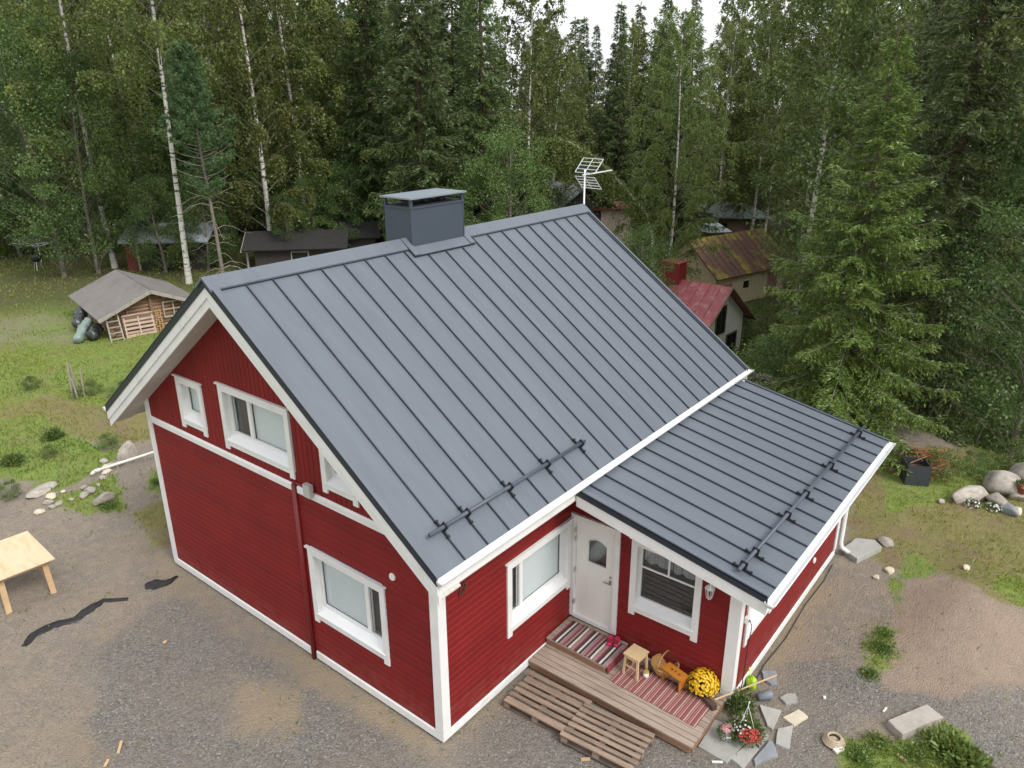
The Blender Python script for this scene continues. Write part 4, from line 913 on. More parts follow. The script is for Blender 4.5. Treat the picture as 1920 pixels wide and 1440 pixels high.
mb = MB(); mb.tube([(-.07, 0, .05), (-.14, 0, .10), (-.13, 0, .19), (-.05, 0, .24), (.03, 0, .23), (.05, 0, .18)], .011, 7); mb.build('handle', 'lime', wc, True)
p = at(1432, 1303, .1); gp = MB(); ang = RAD(-35); ax = np.array([math.cos(ang), math.sin(ang), 0]); c0 = np.array([p[0], p[1], .085])
pts = [c0-ax*.11, c0+ax*.10, c0+ax*.13]; gp.tube(pts, [.062, .085, .088], 16); gpo = gp.build('tipped_pot', 'grey_pot', None, True); tag(gpo, 'grey plant pot lying on its side beside the lime watering can', 'flower pot')
mb = MB(); a0 = at(1340, 1312, .32); a1 = at(1456, 1266, .28); mb.tube([a0, a1], .014, 7); o = mb.build('wooden_stick', 'lumber', None); tag(o, 'long pale wooden stick lying across the plants at the deck end', 'stick')
# pallets
def pallet(name, label, loc, rz, seed, n=7, group=None):
    r = random.Random(seed); t = thing(name, label, 'pallet', loc, rz, group)
    L_, Wp = 1.2, .8; ws = ([.12, .07, .09, .07, .12, .07] if seed == 1 else [.08, .07, .072, .074, .07, .072, .08]); n = len(ws); gap = (Wp-sum(ws))/(n-1); x = -Wp/2
    for k in range(n):
        mb = MB(); j = r.uniform(-.012, .012); z = .122+r.uniform(-.002, .003); mb.box(x, x+ws[k], -L_/2+j, L_/2+j, z, z+.022); mb.build('slat', 'pallet', t); x += ws[k]+gap
    for y in (-L_/2+.06, 0, L_/2-.06):
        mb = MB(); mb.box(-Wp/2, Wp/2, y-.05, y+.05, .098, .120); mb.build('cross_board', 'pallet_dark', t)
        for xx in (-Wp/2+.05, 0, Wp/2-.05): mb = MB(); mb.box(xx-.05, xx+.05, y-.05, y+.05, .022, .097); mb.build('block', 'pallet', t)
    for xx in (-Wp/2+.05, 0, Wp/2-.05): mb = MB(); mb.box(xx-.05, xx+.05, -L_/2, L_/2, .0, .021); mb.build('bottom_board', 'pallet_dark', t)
    return t
pallet('wooden_pallet', 'weathered wooden pallet lying against the house wall side of the step', (1.55, -.84, .005), RAD(3), 1)
pallet('wooden_pallet', 'cleaner wooden pallet lying nearer the photo bottom in front of the deck', (1.52, -1.98, .045), RAD(4.5), 2)
mb = MB(); a0 = at(1314, 1301, .25); a1 = at(1340, 1328, .25); mb.bar((a0[0], a0[1], .25), (a1[0], a1[1], .25), .09, .09); o = mb.build('dark_beam', 'beam', None); tag(o, 'short dark brown beam lying on the end of the deck', 'beam')
# flagstones by the deck
def prism_px(name, label, cat, m, poly, z0, z1, group=None, noise=.012, seed=0, zpix=None):
    r = random.Random(seed); P = [at(a, b, z1 if zpix is None else zpix) for a, b in poly]; c = np.mean(P, 0); V0 = []; V1 = []; V2 = []
    for i_, q in enumerate(P):
        nx = P[(i_+1) % len(P)]
        for t in (0, .5):
            s = q*(1-t)+nx*t; s = s+np.array([r.uniform(-noise, noise), r.uniform(-noise, noise), 0])
            V0.append((s[0]-c[0], s[1]-c[1], z0)); V1.append((s[0]-c[0], s[1]-c[1], z1-.008+r.uniform(-.003, .003))); s2 = c+(s-c)*.965; V2.append((s2[0]-c[0], s2[1]-c[1], z1+r.uniform(-.002, .003)))
    n = len(V0); mb = MB(); mb.add(V0+V1+V2, [tuple(range(n))[::-1]]+[(i_, (i_+1) % n, n+(i_+1) % n, n+i_) for i_ in range(n)]+[(n+i_, n+(i_+1) % n, 2*n+(i_+1) % n, 2*n+i_) for i_ in range(n)]+[tuple(range(2*n, 3*n))])
    g = gz1(c[0], c[1]); o = mb.build(name, m, None); o.location = (c[0], c[1], g); return tag(o, label, cat, group)
K = lambda pts: [(1240+a/6, 1200+b/6) for a, b in pts]
G_ = 'flagstones at the end of the deck'
for i_, (lab, m, pl) in enumerate([('largest grey flagstone, carrying the pink flower pot at the deck end', 'slab', [(415, 1190), (600, 890), (830, 960), (985, 1120), (870, 1240), (740, 1370)]),
    ('grey flagstone at the photo bottom next to the pink flower pot stone', 'slab', [(785, 1325), (970, 1155), (1055, 1165), (1100, 1215), (920, 1438)]),
    ('small grey flagstone just below the red blossoms', 'slab', [(1065, 1145), (1150, 1010), (1208, 1075), (1108, 1196)]),
    ('pointed blue grey flagstone at the photo bottom edge of the group', 'slab_blue', [(1130, 1235), (1220, 1115), (1262, 1140), (1308, 1290), (1150, 1345), (1055, 1400), (1045, 1345)]),
    ('four-sided grey flagstone on the gravel right of the red blossoms', 'slab', [(1292, 1090), (1312, 985), (1488, 950), (1440, 1220), (1292, 1160)]),
    ('triangular grey flagstone right beside the trailing plant', 'slab', [(1105, 725), (1350, 790), (1250, 1000), (1190, 960), (1150, 830)]),
    ('pale cream flagstone tilted on the bare soil', 'slab_pale', [(1370, 862), (1550, 772), (1655, 850), (1500, 950)]),
    ('rough grey flagstone above the pale cream one', 'slab', [(1330, 640), (1420, 592), (1512, 602), (1530, 682), (1400, 712)]),
    ('blue grey flagstone against the annexe wall beyond the watering can', 'slab_blue', [(1132, 342), (1290, 340), (1310, 500), (1240, 492), (1150, 440)])]):
    prism_px('flagstone', lab, 'flagstone', m, K(pl), -.05, .045, G_, .008, i_)
prism_px('concrete_slab', 'thick grey concrete slab by the annexe downpipe', 'slab', 'slab', [(1580, 1027), (1607, 1047), (1653, 1024), (1640, 1012), (1605, 1008)], -.05, .13, None, .01, 21)
prism_px('timber_block', 'weathered squared timber lying among weeds in the right foreground', 'timber', 'grey_wood', [(1664, 1352), (1692, 1378), (1768, 1345), (1738, 1322)], -.06, .13, None, .008, 22)
# rocks
def rock_mesh(seed, sub=3):
    bm = bmesh.new(); bmesh.ops.create_icosphere(bm, subdivisions=sub, radius=1); r = np.random.RandomState(seed); ks = r.randn(7, 3)*1.4; ph = r.rand(7)*6
    cuts = unit(r.randn(14, 3)); cd = .60+.28*r.rand(14)
    for v in bm.verts:
        p = np.array(v.co); q = p*(1+.10*sum(math.sin(ks[i_]@p+ph[i_]) for i_ in range(7))/2.2)
        for cc, dd in zip(cuts, cd):
            e = q@cc-dd
            if e > 0: q = q-cc*e*.97
        v.co = Vector(q)
    me = bpy.data.meshes.new('rock'); bm.to_mesh(me); bm.free(); me.polygons.foreach_set('use_smooth', [True]*len(me.polygons)); return me
def rock(label, px, py, sx, sy, sz, seed, rz=0, m='rock', group=None, name='boulder', cat='boulder'):
    me = rock_mesh(seed); me.materials.append(MT[m]); o = link(name, me); g = ground(px, py)
    o.location = (g[0], g[1], g[2]+sz*.35); o.scale = (sx, sy, sz); o.rotation_euler = (0, 0, rz); return tag(o, label, cat, group)
rock('upright pale boulder near the white pipe behind the gable', 241, 862, .30, .26, .40, 1)
rock('flat beige stone in grass left of the gable wall', 197, 938, .34, .22, .16, 2, .5)
rock('chalky flat stone on the bare soil left of the white pipe', 80, 920, .5, .3, .10, 17, .4)
G_ = 'boulders of the rockery on the right'
rock('long pale boulder at the left end of the rockery', 1815, 935, .58, .30, .26, 3, -.5, group=G_); rock('big rounded boulder in the middle of the rockery', 1878, 918, .52, .46, .42, 4, .3, group=G_)
rock('largest boulder of the rockery at the right photo edge', 1925, 905, .6, .5, .55, 5, .2, group=G_); rock('brown boulder behind the front white flowers of the rockery', 1868, 945, .34, .26, .2, 6, .7, group=G_)
rock('blue grey stone in front of the rockery', 1885, 958, .32, .16, .17, 7, .9, 'slab_blue', G_); rock('small pinkish stone at the front of the rockery', 1905, 962, .16, .14, .13, 8, 0, 'slab_pale', G_)
rock('pale boulder under the terracotta pot of the rockery', 1908, 932, .34, .28, .22, 9, 0, group=G_); rock('small grey stone by itself left of the rockery', 1765, 942, .14, .10, .07, 10, group=G_)
rock('beige stone beyond the concrete slab', 1660, 1018, .24, .16, .10, 11, .6); rock('small white stone in front of the concrete slab', 1668, 1072, .13, .10, .07, 12, 0, 'slab_pale'); rock('smallest white stone on bare soil near the slab', 1643, 1084, .10, .08, .05, 13, 0, 'slab_pale')
rr_ = random.Random(14)
for k in range(22):
    t = k/21; px, py = 95+150*t+rr_.uniform(-26, 26), 955-95*t+rr_.uniform(-16, 16); z = rr_.uniform(.05, .14)
    rock('small pale rubble stone on the dug soil left of the gable', px, py, z*1.3, z, z*.7, 100+k % 6, rr_.uniform(0, 3), 'rock' if k % 3 else 'slab_pale', 'rubble beside the dug soil', 'rubble_stone', 'stone')
rock('lone white stone in the yellow grass on the right', 1812, 1066, .12, .08, .05, 14, 0, 'slab_pale')
for lab, px, py, sd, fl in (('white flowers in front of the long rockery boulder', 1822, 948, 31, 'whitef'), ('round clump of white flowers at the front of the rockery', 1862, 955, 32, 'whitef')):
    g = ground(px, py); t = thing('white_flower_clump', lab, 'flowers', g); dome_plant(t, .19, .15, 260, .05, 'bush_leaf', sd, .0, [(fl, 60, .045, None)])
g = ground(1912, 938); t = thing('terracotta_pot_plant', 'terracotta pot with a purple-leaved plant on the rockery at the right edge', 'flower pot', (g[0], g[1], g[2]+.22)); pot(t, .14, .2, 'terracotta'); dome_plant(t, .16, .14, 260, .06, 'bush_leaf', 41, .18, [('pinkf', 14, .05, None)])
# compost bin with brushwood
g = ground(1712, 900); cbn = thing('compost_bin', 'open black plastic compost bin by the brush heap', 'compost bin', g, RAD(28))
wv = .29; MT['bin'] = mat('bin_plastic', (.035, .04, .047), .5, .2)
for k in range(4):
    a = k*math.pi/2; c, s = math.cos(a), math.sin(a); rot = lambda x, y: (x*c-y*s, x*s+y*c)
    mb = MB(); b0 = [rot(wv, -wv), rot(wv, wv), rot(wv-.025, wv-.025), rot(wv-.025, -wv+.025)]; lean = .94
    mb.hexa([(*q, -.05) for q in b0], [(q[0]*lean, q[1]*lean, .52) for q in b0]); mb.build('side_panel', 'bin', cbn)
mb = MB(); mb.box(-.24, .24, -.24, .24, .2, .34); mb.build('compost', 'beam', cbn)
bh = thing('brush_heap', 'small heap of rusty dry twigs behind the compost bin', 'brush heap', ground(1738, 886)); r_ = random.Random(8)
for k in range(60):
    a = r_.uniform(0, 6.28); l = r_.uniform(.35, .95); c = np.array([r_.uniform(-.3, .3), r_.uniform(-.35, .35), r_.uniform(.05, .6)]); d = np.array([math.cos(a), math.sin(a), r_.uniform(-.3, .5)])*l/2
    mb = MB(); mb.tube([c-d, c, c+d+np.array([0, 0, -.03])], [.012, .011, .006], 5); mb.build('twig', 'brush', bh)
# coil and scraps in the right foreground
g = ground(1563, 1392); co = thing('coiled_hose', 'round beige coil lying in the grass in the right foreground', 'coil', (g[0], g[1], g[2]))
for k in range(4): mb = MB(); r = .15-.018*k; mb.tube([(r*math.cos(t), r*math.sin(t), .025+.024*k) for t in np.linspace(0, 2*math.pi, 28)], .019, 7, False); mb.build('coil_turn', 'coil', co, True)
mb = MB(); mb.lathe((0, 0, .01), [(.075, 0), (.07, .05)], 16); mb.build('coil_core', 'coil', co)
def scrap(label, px, py, l, w, rz, m='scrap', h=.02):
    g = ground(px, py); mb = MB(); mb.box(-l/2, l/2, -w/2, w/2, 0, h); o = mb.build('scrap_piece', m, None); o.location = (g[0], g[1], g[2]+.004); o.rotation_euler = (RAD(3), RAD(-4), rz); return tag(o, label, 'scrap', 'pale scraps lying about the yard')
scrap('white block beside the beige coil', 1572, 1408, .15, .08, -.5, h=.04); scrap('white chip on the soil above the coil', 1546, 1309, .06, .04, .3); scrap('pale bent strip on the soil between coil and timber', 1659, 1332, .12, .025, -.2); scrap('light wooden offcut among the front weeds', 1691, 1423, .16, .05, 1.2, 'lumber')
scrap('light wooden offcut in front of the pallets', 1098, 1425, .14, .05, -.9, 'lumber'); scrap('yellowish chip on the gravel left of the gable corner', 309, 1205, .07, .05, .2, 'lumber'); scrap('pale strip at the lower left of the gravel', 225, 1402, .22, .04, .9, 'lumber'); scrap('pale splinter below the strip on the left gravel', 200, 1432, .12, .04, .7, 'lumber')
scrap('broken pale piece right of the front flagstones', 1345, 1430, .16, .03, -1.0)
# ------------------------------------------------------------------ plywood table on the left
tz = .80; c1 = at(103, 1047, tz); c2 = at(14, 958, tz); e1 = c2-c1; e1 = e1/np.linalg.norm(e1); e2 = at(0, 1088, tz)-c1; e2 = e2-e1*(e2@e1); e2 = e2/np.linalg.norm(e2)
Lt, Wt = 1.55, 1.08; cen = c1+e1*Lt/2+e2*Wt/2
tb = thing('plywood_table', 'improvised table with a bright plywood top on timber trestles', 'table', (cen[0], cen[1], gz1(cen[0], cen[1])), math.atan2(e1[1], e1[0])); hz = tz-gz1(cen[0], cen[1])
flip = 1 if np.cross(e1, e2)[2] > 0 else -1
mb = MB(); mb.box(-Lt/2, Lt/2, -Wt/2, Wt/2, hz-.018, hz); mb.build('tabletop', 'ply', tb)
for sx in (-1, 1):
    mb = MB(); mb.box(sx*(Lt/2-.14)-.024, sx*(Lt/2-.14)+.024, -Wt/2+.05, Wt/2-.05, hz-.115, hz-.019); mb.build('rail', 'lumber', tb)
for sy in (-1, 1):
    mb = MB(); mb.box(-Lt/2+.168, Lt/2-.168, sy*(Wt/2-.12)-.024, sy*(Wt/2-.12)+.024, hz-.115, hz-.0195); mb.build('rail', 'lumber', tb)
    for sx in (-1, 1):
        x, y = sx*(Lt/2-.20), sy*(Wt/2-.16)
        mb = MB(); mb.bar((x+sx*.10, y+sy*.02, -.05), (x, y, hz-.02), .10, .045, (1, 0, 0)); mb.build('leg', 'lumber', tb)
        mb = MB(); mb.bar((x+sx*.05, y-sy*.03, hz*.45), (x-sx*.38, y-sy*.03, hz-.07), .09, .022, (0, 1, 0)); mb.build('brace', 'lumber', tb)
# black tarpaulin strips on the gravel
def strip(name, label, cat, m, pts, ws, seed, lift=.03):
    r = random.Random(seed); P = [ground(a, b) for a, b in pts]; Q = []; Wl = []
    for i_ in range(len(P)-1):
        for t in (0, .25, .5, .75): Q.append(P[i_]*(1-t)+P[i_+1]*t); Wl.append(ws[i_]*(1-t)+ws[i_+1]*t)
    Q.append(P[-1]); Wl.append(ws[-1]); c = np.mean(Q, 0); V = []; F = []; nw = 7
    for i_, q in enumerate(Q):
        d = Q[min(i_+1, len(Q)-1)]-Q[max(i_-1, 0)]; sd = unit(np.array([-d[1], d[0], 0]))
        for k in range(nw):
            t = k/(nw-1)-.5; p = q+sd*t*Wl[i_]*(1+.2*r.uniform(-1, 1)); h = gz1(p[0], p[1])+.010+(lift*(.5+.5*math.sin(k*2.1+i_*.9+seed))+r.uniform(0, .012))*(1 if 0 < k < nw-1 else .2); V.append((p[0]-c[0], p[1]-c[1], h-c[2]))
    for i_ in range(len(Q)-1):
        for k in range(nw-1): F.append((i_*nw+k, i_*nw+k+1, (i_+1)*nw+k+1, (i_+1)*nw+k))
    n0 = len(V); V += [(a, b, z-.006) for a, b, z in V]; F += [tuple(q+n0 for q in f[::-1]) for f in F]
    mb = MB(); mb.add(V, F); o = mb.build(name, m, None, True); o.location = tuple(c); return tag(o, label, cat)
strip('tarpaulin_strip', 'long twisted strip of black sheeting on the gravel by the table', 'sheeting', 'tarp', [(45, 1212), (62, 1192), (100, 1172), (140, 1163), (168, 1142), (195, 1126), (240, 1124)], [.10, .18, .20, .18, .22, .12, .06], 1)
strip('tarpaulin_scrap', 'crumpled black sheeting scrap near the gable corner', 'sheeting', 'tarp', [(272, 1100), (288, 1096), (310, 1094), (333, 1081)], [.18, .32, .22, .05], 2)
# white pipe
a0, a1 = ground(180, 891), ground(296, 862); a0[2] += .12; a1[2] += .25
pp = thing('white_drain_pipe', 'white plastic drain pipe sticking out beside the gable corner', 'pipe', (a0[0], a0[1], a0[2]-.12)); rel = lambda q: q-np.array([a0[0], a0[1], a0[2]-.12])
mb = MB(); mb.tube([rel(a0), rel(a1)], .034, 12); mb.build('pipe_run', 'pvc', pp, True)
d = unit(a1-a0); mb = MB(); mb.tube([rel(a0)-d*.02, rel(a0)+d*.12], .044, 12); mb.tube([rel(a0)-d*.02, rel(a0)-d*.10+np.array([0, 0, -.06])], [.043, .04], 12); mb.build('elbow', 'pvc', pp, True)
for f_ in (.35, .8): q = rel(a0*(1-f_)+a1*f_); mb = MB(); mb.tube([q, q-np.array([0, 0, .5])], .02, 6); mb.build('prop', 'grey_wood', pp)
# stakes round a sapling
g = ground(143, 745); sk = thing('sapling_stakes', 'group of weathered stakes guarding a sapling on the lawn', 'stakes', g)
for k, (x, y, h, lx) in enumerate([(-.12, 0, 1.25, .08), (.14, .05, 1.15, -.10), (.02, .22, .9, .03), (.22, -.08, 1.0, .05), (0, -.12, .7, -.06)]):
    mb = MB(); mb.tube([(x, y, -.1), (x+lx, y, h)], [.035, .028], 6); mb.build('stake', 'dead', sk)
dome_plant(sk, .24, .5, 260, .07, 'weed_leaf', 19, .0, jitter=.8, hollow=.3)
# kettle grill
g = ground(72, 506); kg = thing('kettle_grill', 'black kettle grill standing on the far lawn', 'grill', g)
mb = MB(); mb.lathe((0, 0, .45), [(.05, 0), (.2, .06), (.28, .18), (.29, .25)], 16); mb.build('bowl', 'black', kg, True); mb = MB(); mb.lathe((0, 0, .705), [(.295, 0), (.27, .1), (.17, .19), (.03, .22)], 16); mb.build('lid', 'black', kg, True)
for k in range(3): t = k*2.09; mb = MB(); mb.tube([(.14*math.cos(t), .14*math.sin(t), .5), (.27*math.cos(t), .27*math.sin(t), 0)], .014, 5); mb.build('leg', 'alu', kg)
# rotary clothes dryer
g = ground(78, 492); rd = thing('rotary_clothes_dryer', 'metal rotary clothes dryer on the far lawn at the wood edge', 'clothes dryer', g)
mb = MB(); mb.tube([(0, 0, -.1), (0, 0, 1.5)], .03, 8); mb.build('post', 'alu', rd)
for k in range(6):
    t = k*math.pi/3; mb = MB(); mb.tube([(0, 0, .95), (.9*math.cos(t), .9*math.sin(t), 1.22), (1.35*math.cos(t), 1.35*math.sin(t), 1.36)], .02, 5); mb.build('arm', 'alu', rd)
for q in (.5, .75, 1.0, 1.25): mb = MB(); mb.tube([(q*math.cos(t), q*math.sin(t), 1.09+.2*q) for t in np.linspace(0, 2*math.pi, 7)], .006, 4, False); mb.build('line', 'alu', rd)
# ------------------------------------------------------------------ neighbouring buildings
def gable_building(root, L, Wd, eave, ridge, wall_m, roof_m, over=.35, over_g=.35, rib=.0, wall_step=.0, roof_th=.08, z0=-.6, rib_m=None, roof_name='roof', x_roof=None):
    """local x runs along the ridge from 0 to L, y across from -Wd/2 to Wd/2"""
    mb = MB(); h = Wd/2
    sec = [(-h, z0), (h, z0), (h, eave), (0, ridge), (-h, eave)]
    mb.hexa([(0, y, z) for y, z in sec], [(L, y, z) for y, z in sec]); wall = mb.build('wall', wall_m, root)
    if wall_step:
        mb = MB(); sl = (ridge-eave)/h
        for y in np.arange(-h+.05, h, wall_step):
            t = eave+(h-abs(y))*sl-.02; mb.box(-.022, -.001, y-.02, y+.02, z0, t); mb.box(L+.001, L+.022, y-.02, y+.02, z0, t)
        for x in np.arange(.05, L, wall_step):
            for s in (-1, 1): mb.box(x-.02, x+.02, *(sorted((s*(h+.001), s*(h+.022)))), z0, eave-.02)
        o = mb.build('wall_battens', wall_m, wall); o['kind'] = 'stuff'
    sl = (ridge-eave)/h; roofs = []
    x0, x1 = -over_g, L+over_g
    for s in (-1, 1):
        c = 1/math.hypot(1, sl); nrm = np.array([0, s*sl*c, c])
        a = np.array([0, s*(h+over), eave-sl*over+.03]); b = np.array([0, 0, ridge+.03])
        mb = MB(); q = lambda x, p, hh: p+np.array([x, 0, 0])+nrm*hh
        mb.hexa([q(x0, a, 0), q(x1, a, 0), q(x1, b, 0), q(x0, b, 0)], [q(x0, a, roof_th), q(x1, a, roof_th), q(x1, b, roof_th), q(x0, b, roof_th)])
        r = mb.build(roof_name, roof_m, root); roofs.append(r)
        if rib:
            for x in np.arange(x0+rib, x1-.05, rib):
                mb = MB(); mb.hexa([q(x-.02, a, roof_th), q(x+.02, a, roof_th), q(x+.02, b, roof_th), q(x-.02, b, roof_th)], [q(x-.012, a, roof_th+.035), q(x+.012, a, roof_th+.035), q(x+.012, b, roof_th+.035), q(x-.012, b, roof_th+.035)]); mb.build('roof_rib', rib_m or roof_m, r)
    return wall, roofs
LATY = YAW-math.pi/2
def yaw_of(a, b): return math.atan2(b[1]-a[1], b[0]-a[0])
# --- log woodshed on the left
base0 = at(202, 641, 0); base1 = at(300, 633, 0); ux = unit(np.array([base1[0]-base0[0], base1[1]-base0[1], 0])); un = np.array([ux[1], -ux[0], 0])   # un faces the camera
if (CAM-base0)@un < 0: un = -un
def vplane(px, py, p0, n):
    v = ray(px, py); return CAM+v*((p0-CAM)@n)/(v@n)
pl = base0+un*.45
e0 = at(183, 600, 1.0); e1_ = at(130, 556, 1.0); rd_ = unit(np.array([e1_[0]-e0[0], e1_[1]-e0[1], 0])); un = -rd_; ux = np.array([un[1], -un[0], 0]); ux = ux if ux@_r > 0 else -ux; pl = e0
pk = vplane(281, 543, pl, un); le = vplane(183, 600, pl, un); re_ = pk+ux*((pk-le)@ux); re_[2] = le[2]
Wsh = 2*((pk-le)@ux); zr, ze_ = pk[2], le[2]; bk_ = vplane(217, 504, pk, np.cross(np.array([0, 0, 1.]), un)); Lsh = min(5.5, max(2.5, np.linalg.norm((bk_-pk)[:2])))
shed = thing('log_woodshed', 'small log woodshed with a wide grey felt roof on the lawn', 'shed', (pk[0], pk[1], 0), math.atan2(-un[1], -un[0]))
slS = (zr-ze_)/(Wsh/2)
for s in (-1, 1):
    c = 1/math.hypot(1, slS); nrm = np.array([0, s*slS*c, c]); a = np.array([0, s*Wsh/2, ze_-.06]); b = np.array([0, 0, zr-.06]); q = lambda x, p, hh: p+np.array([x, 0, 0])+nrm*hh
    mb = MB(); mb.hexa([q(0, a, 0), q(Lsh, a, 0), q(Lsh, b, 0), q(0, b, 0)], [q(0, a, .06), q(Lsh, a, .06), q(Lsh, b, .06), q(0, b, .06)]); rf = mb.build('roof', 'felt', shed)
    for x in (-.03, Lsh+.005): mb = MB(); mb.hexa([q(x, a, -.10), q(x+.025, a, -.10), q(x+.025, b, -.10), q(x, b, -.10)], [q(x, a, .045), q(x+.025, a, .045), q(x+.025, b, .045), q(x, b, .045)]); mb.build('barge_board', 'grey_wood', rf)
    for k, (yy) in enumerate((.25, .55, .85)):
        p = a*yy+b*(1-yy); mb = MB(); mb.tube([q(.05, p, -.09), q(Lsh-.05, p, -.09)], .07, 8); mb.build('purlin', 'log', rf)
mb = MB(); mb.tube([(.03, 0, zr-.16), (Lsh-.05, 0, zr-.16)], .08, 8); mb.build('ridge_log', 'log', shed)
Yw = Wsh/2-.55; lr = .085; r_ = random.Random(4)
for k in range(16):
    z = .08+k*.155; half = Yw if z < ze_-.02 else min(Yw, (zr-.18-z)/slS)
    if half < .25: break
    for xx in (.5, Lsh-.5):
        mb = MB(); mb.tube([(xx+r_.uniform(-.02, .02), -half-.16*(z < ze_-.05), z), (xx, half+.16*(z < ze_-.05), z)], lr*r_.uniform(.9, 1.05), 9); mb.build('log', 'log', shed, True)
    if z < ze_+.05:
        for s in (-1, 1): mb = MB(); mb.tube([(.36, s*Yw, z+.07), (Lsh-.36, s*Yw, z+.07)], lr, 8); mb.build('log', 'log', shed, True)
mb = MB(); mb.box(.56, Lsh-.55, -Yw+.05, Yw-.05, -.05, ze_-.05); mb.build('dark_inside', 'core', shed)
mb = MB(); mb.bar((.30, -.02, 0), (.30, .02, zr-.2), .09, .09, (0, 1, 0)); mb.build('post', 'brown_trim', shed)
mb = MB(); mb.bar((.32, Yw*.6, .0), (.32, Yw*.6, zr-.7), .07, .07, (0, 1, 0)); mb.build('post', 'brown_trim', shed)
def on_shed(y, x, z=0): c, s = math.cos(shed.rotation_euler[2]), math.sin(shed.rotation_euler[2]); return (shed.location[0]+x*c-y*s, shed.location[1]+x*s+y*c, z)
# in local frame +y is to the camera's left or right? find out from the pixel
ysgn = 1 if to_px(on_shed(1, 0, 1))[0] > to_px(on_shed(-1, 0, 1))[0] else -1
def shed_y(px): 
    best = min(np.linspace(-3, 3, 241), key=lambda y: abs(to_px(on_shed(y, .2, .4))[0]-px)); return best
pt = thing('leaning_pallet', 'pale pinkish pallet leaning upright against the log woodshed', 'pallet', on_shed(shed_y(262), .05), shed.rotation_euler[2])
for k, zz in enumerate((.02, .18, .34, .50, .66, .82)):
    mb = MB(); d0 = .22*zz/.9; mb.box(d0-.03, d0-.008, -.6, .6, zz, zz+(.13 if k in (0, 5) else .09)); mb.build('slat', 'pink_pallet', pt)
for y in (-.55, 0, .55): mb = MB(); mb.bar((.012, y, .0), (.235, y, .93), .10, .05, (0, 1, 0)); mb.build('cross_board', 'pink_pallet', pt)
mb = MB(); mb.box(.16, .19, -.62, .62, .02, .9); mb.build('back_boards', 'brown_trim', pt)
ld = thing('wooden_ladder', 'short grey ladder leaning at the left end of the log woodshed', 'ladder', on_shed(shed_y(214), .0), shed.rotation_euler[2])
for y in (-.24, .24): mb = MB(); mb.bar((-.1, y, 0), (.25, y*.92, 1.15), .05, .05, (0, 1, 0)); mb.build('rail', 'grey_wood', ld)
for k in range(5): t = (k+.5)/5; mb = MB(); mb.box(-.1+.35*t-.05, -.1+.35*t+.03, -.23, .23, 1.15*t-.012, 1.15*t+.018); mb.build('step', 'grey_wood', ld)
fw = thing('firewood_stack', 'split firewood stacked in the middle of the log woodshed front', 'firewood', on_shed(shed_y(297), .22), shed.rotation_euler[2])
for k in range(40): mb = MB(); y = ((k % 4)-1.5)*.10; z = .06+(k//4)*.095; mb.tube([(0, y+r_.uniform(-.02, .02), z), (.25, y, z)], .048, 6); mb.build('billet', 'wicker' if k % 3 else 'log_end', fw)
fr_ = thing('window_frame', 'old empty window frame leaning inside the log woodshed', 'window frame', on_shed(shed_y(330), .3, .55), shed.rotation_euler[2])
for bx in ((-.42, .42, 0, .05), (-.42, .42, .65, .70), (-.42, .42, .33, .37)): mb = MB(); mb.box(-.02, .02, bx[0], bx[1], bx[2], bx[3]); mb.build('rail', 'grey_wood', fr_)
for y in (-.40, 0, .40): mb = MB(); mb.box(-.0205, .0205, y-.022, y+.022, .05, .65); mb.build('stile', 'grey_wood', fr_)
def roll(name, label, m, p, q, r0, seed):
    p, q = np.array(p), np.array(q); rr = np.random.RandomState(seed); mb = MB(); n = 12; pts = [p*(1-t)+q*t+np.array([.03*math.sin(t*7), 0, .03*math.sin(t*9+seed)]) for t in np.linspace(0, 1, n)]; mb.tube([x-p for x in pts], [r0*(.6 if i_ in (0, n-1) else 1)*(1+.07*rr.randn()) for i_ in range(n)], 14); mb.v = [tuple(np.array(v)*1.0+rr.randn(3)*r0*.13) for v in mb.v]; o = mb.build(name, m, None, True); o.location = tuple(p); return tag(o, label, 'tarp roll')
roll('tarp_roll', 'long pale green tarp roll propped against the woodshed corner', 'tarp_green', [*at(142, 640, .14)[:2], .16], vplane(168, 597, at(168, 632, 0), un), .17, 3)
roll('tarp_roll', 'grey tarp bundle lying under the woodshed eave', 'tarp_grey', [*at(168, 632, .2)[:2], .18], [*at(188, 622, .2)[:2], .42], .22, 5)
roll('tarp_roll', 'dark crumpled tarp bundle behind the pale green roll', 'tarp_grey', [*at(143, 612, .3)[:2], .3], [*at(158, 592, .5)[:2], .75], .22, 6)
# --- far left sheds
def far_building(name, label, cat, px, py, L, Wd, eave, ridge, wall_m, roof_m, yaw, **k):
    g = ground(px, py); t = thing(name, label, cat, g, yaw); return t, gable_building(t, L, Wd, eave, ridge, wall_m, roof_m, **k)
t, _ = far_building('tin_shed', 'shed with a pale tin roof among birches at the wood edge', 'shed', 268, 496, 4.3, 3.2, 1.75, 2.35, 'dark_wood', 'tin', LATY+.06, over=.5, rib=.45, rib_m='tin')
mb = MB(); mb.box(-.12, .5, -1.75, -1.62, 0, 1.6); mb.build('red_door', 'barn_red', t); mb = MB(); mb.box(.5, .6, -1.78, -1.65, 0, 1.6); mb.build('door_post', 'grey_wood', t)
t, _ = far_building('dark_cabin', 'dark log cabin with a porch gable behind the birches', 'cabin', 490, 503, 4.6, 2.8, 1.45, 2.05, 'dark_wood', 'dark_roof', LATY+.12, over=.4, over_g=.6)
for x in (-.5,): mb = MB(); mb.box(x, x+.1, -1.2, -1.1, 0, 1.5); mb.build('porch_post', 'grey_wood', t)
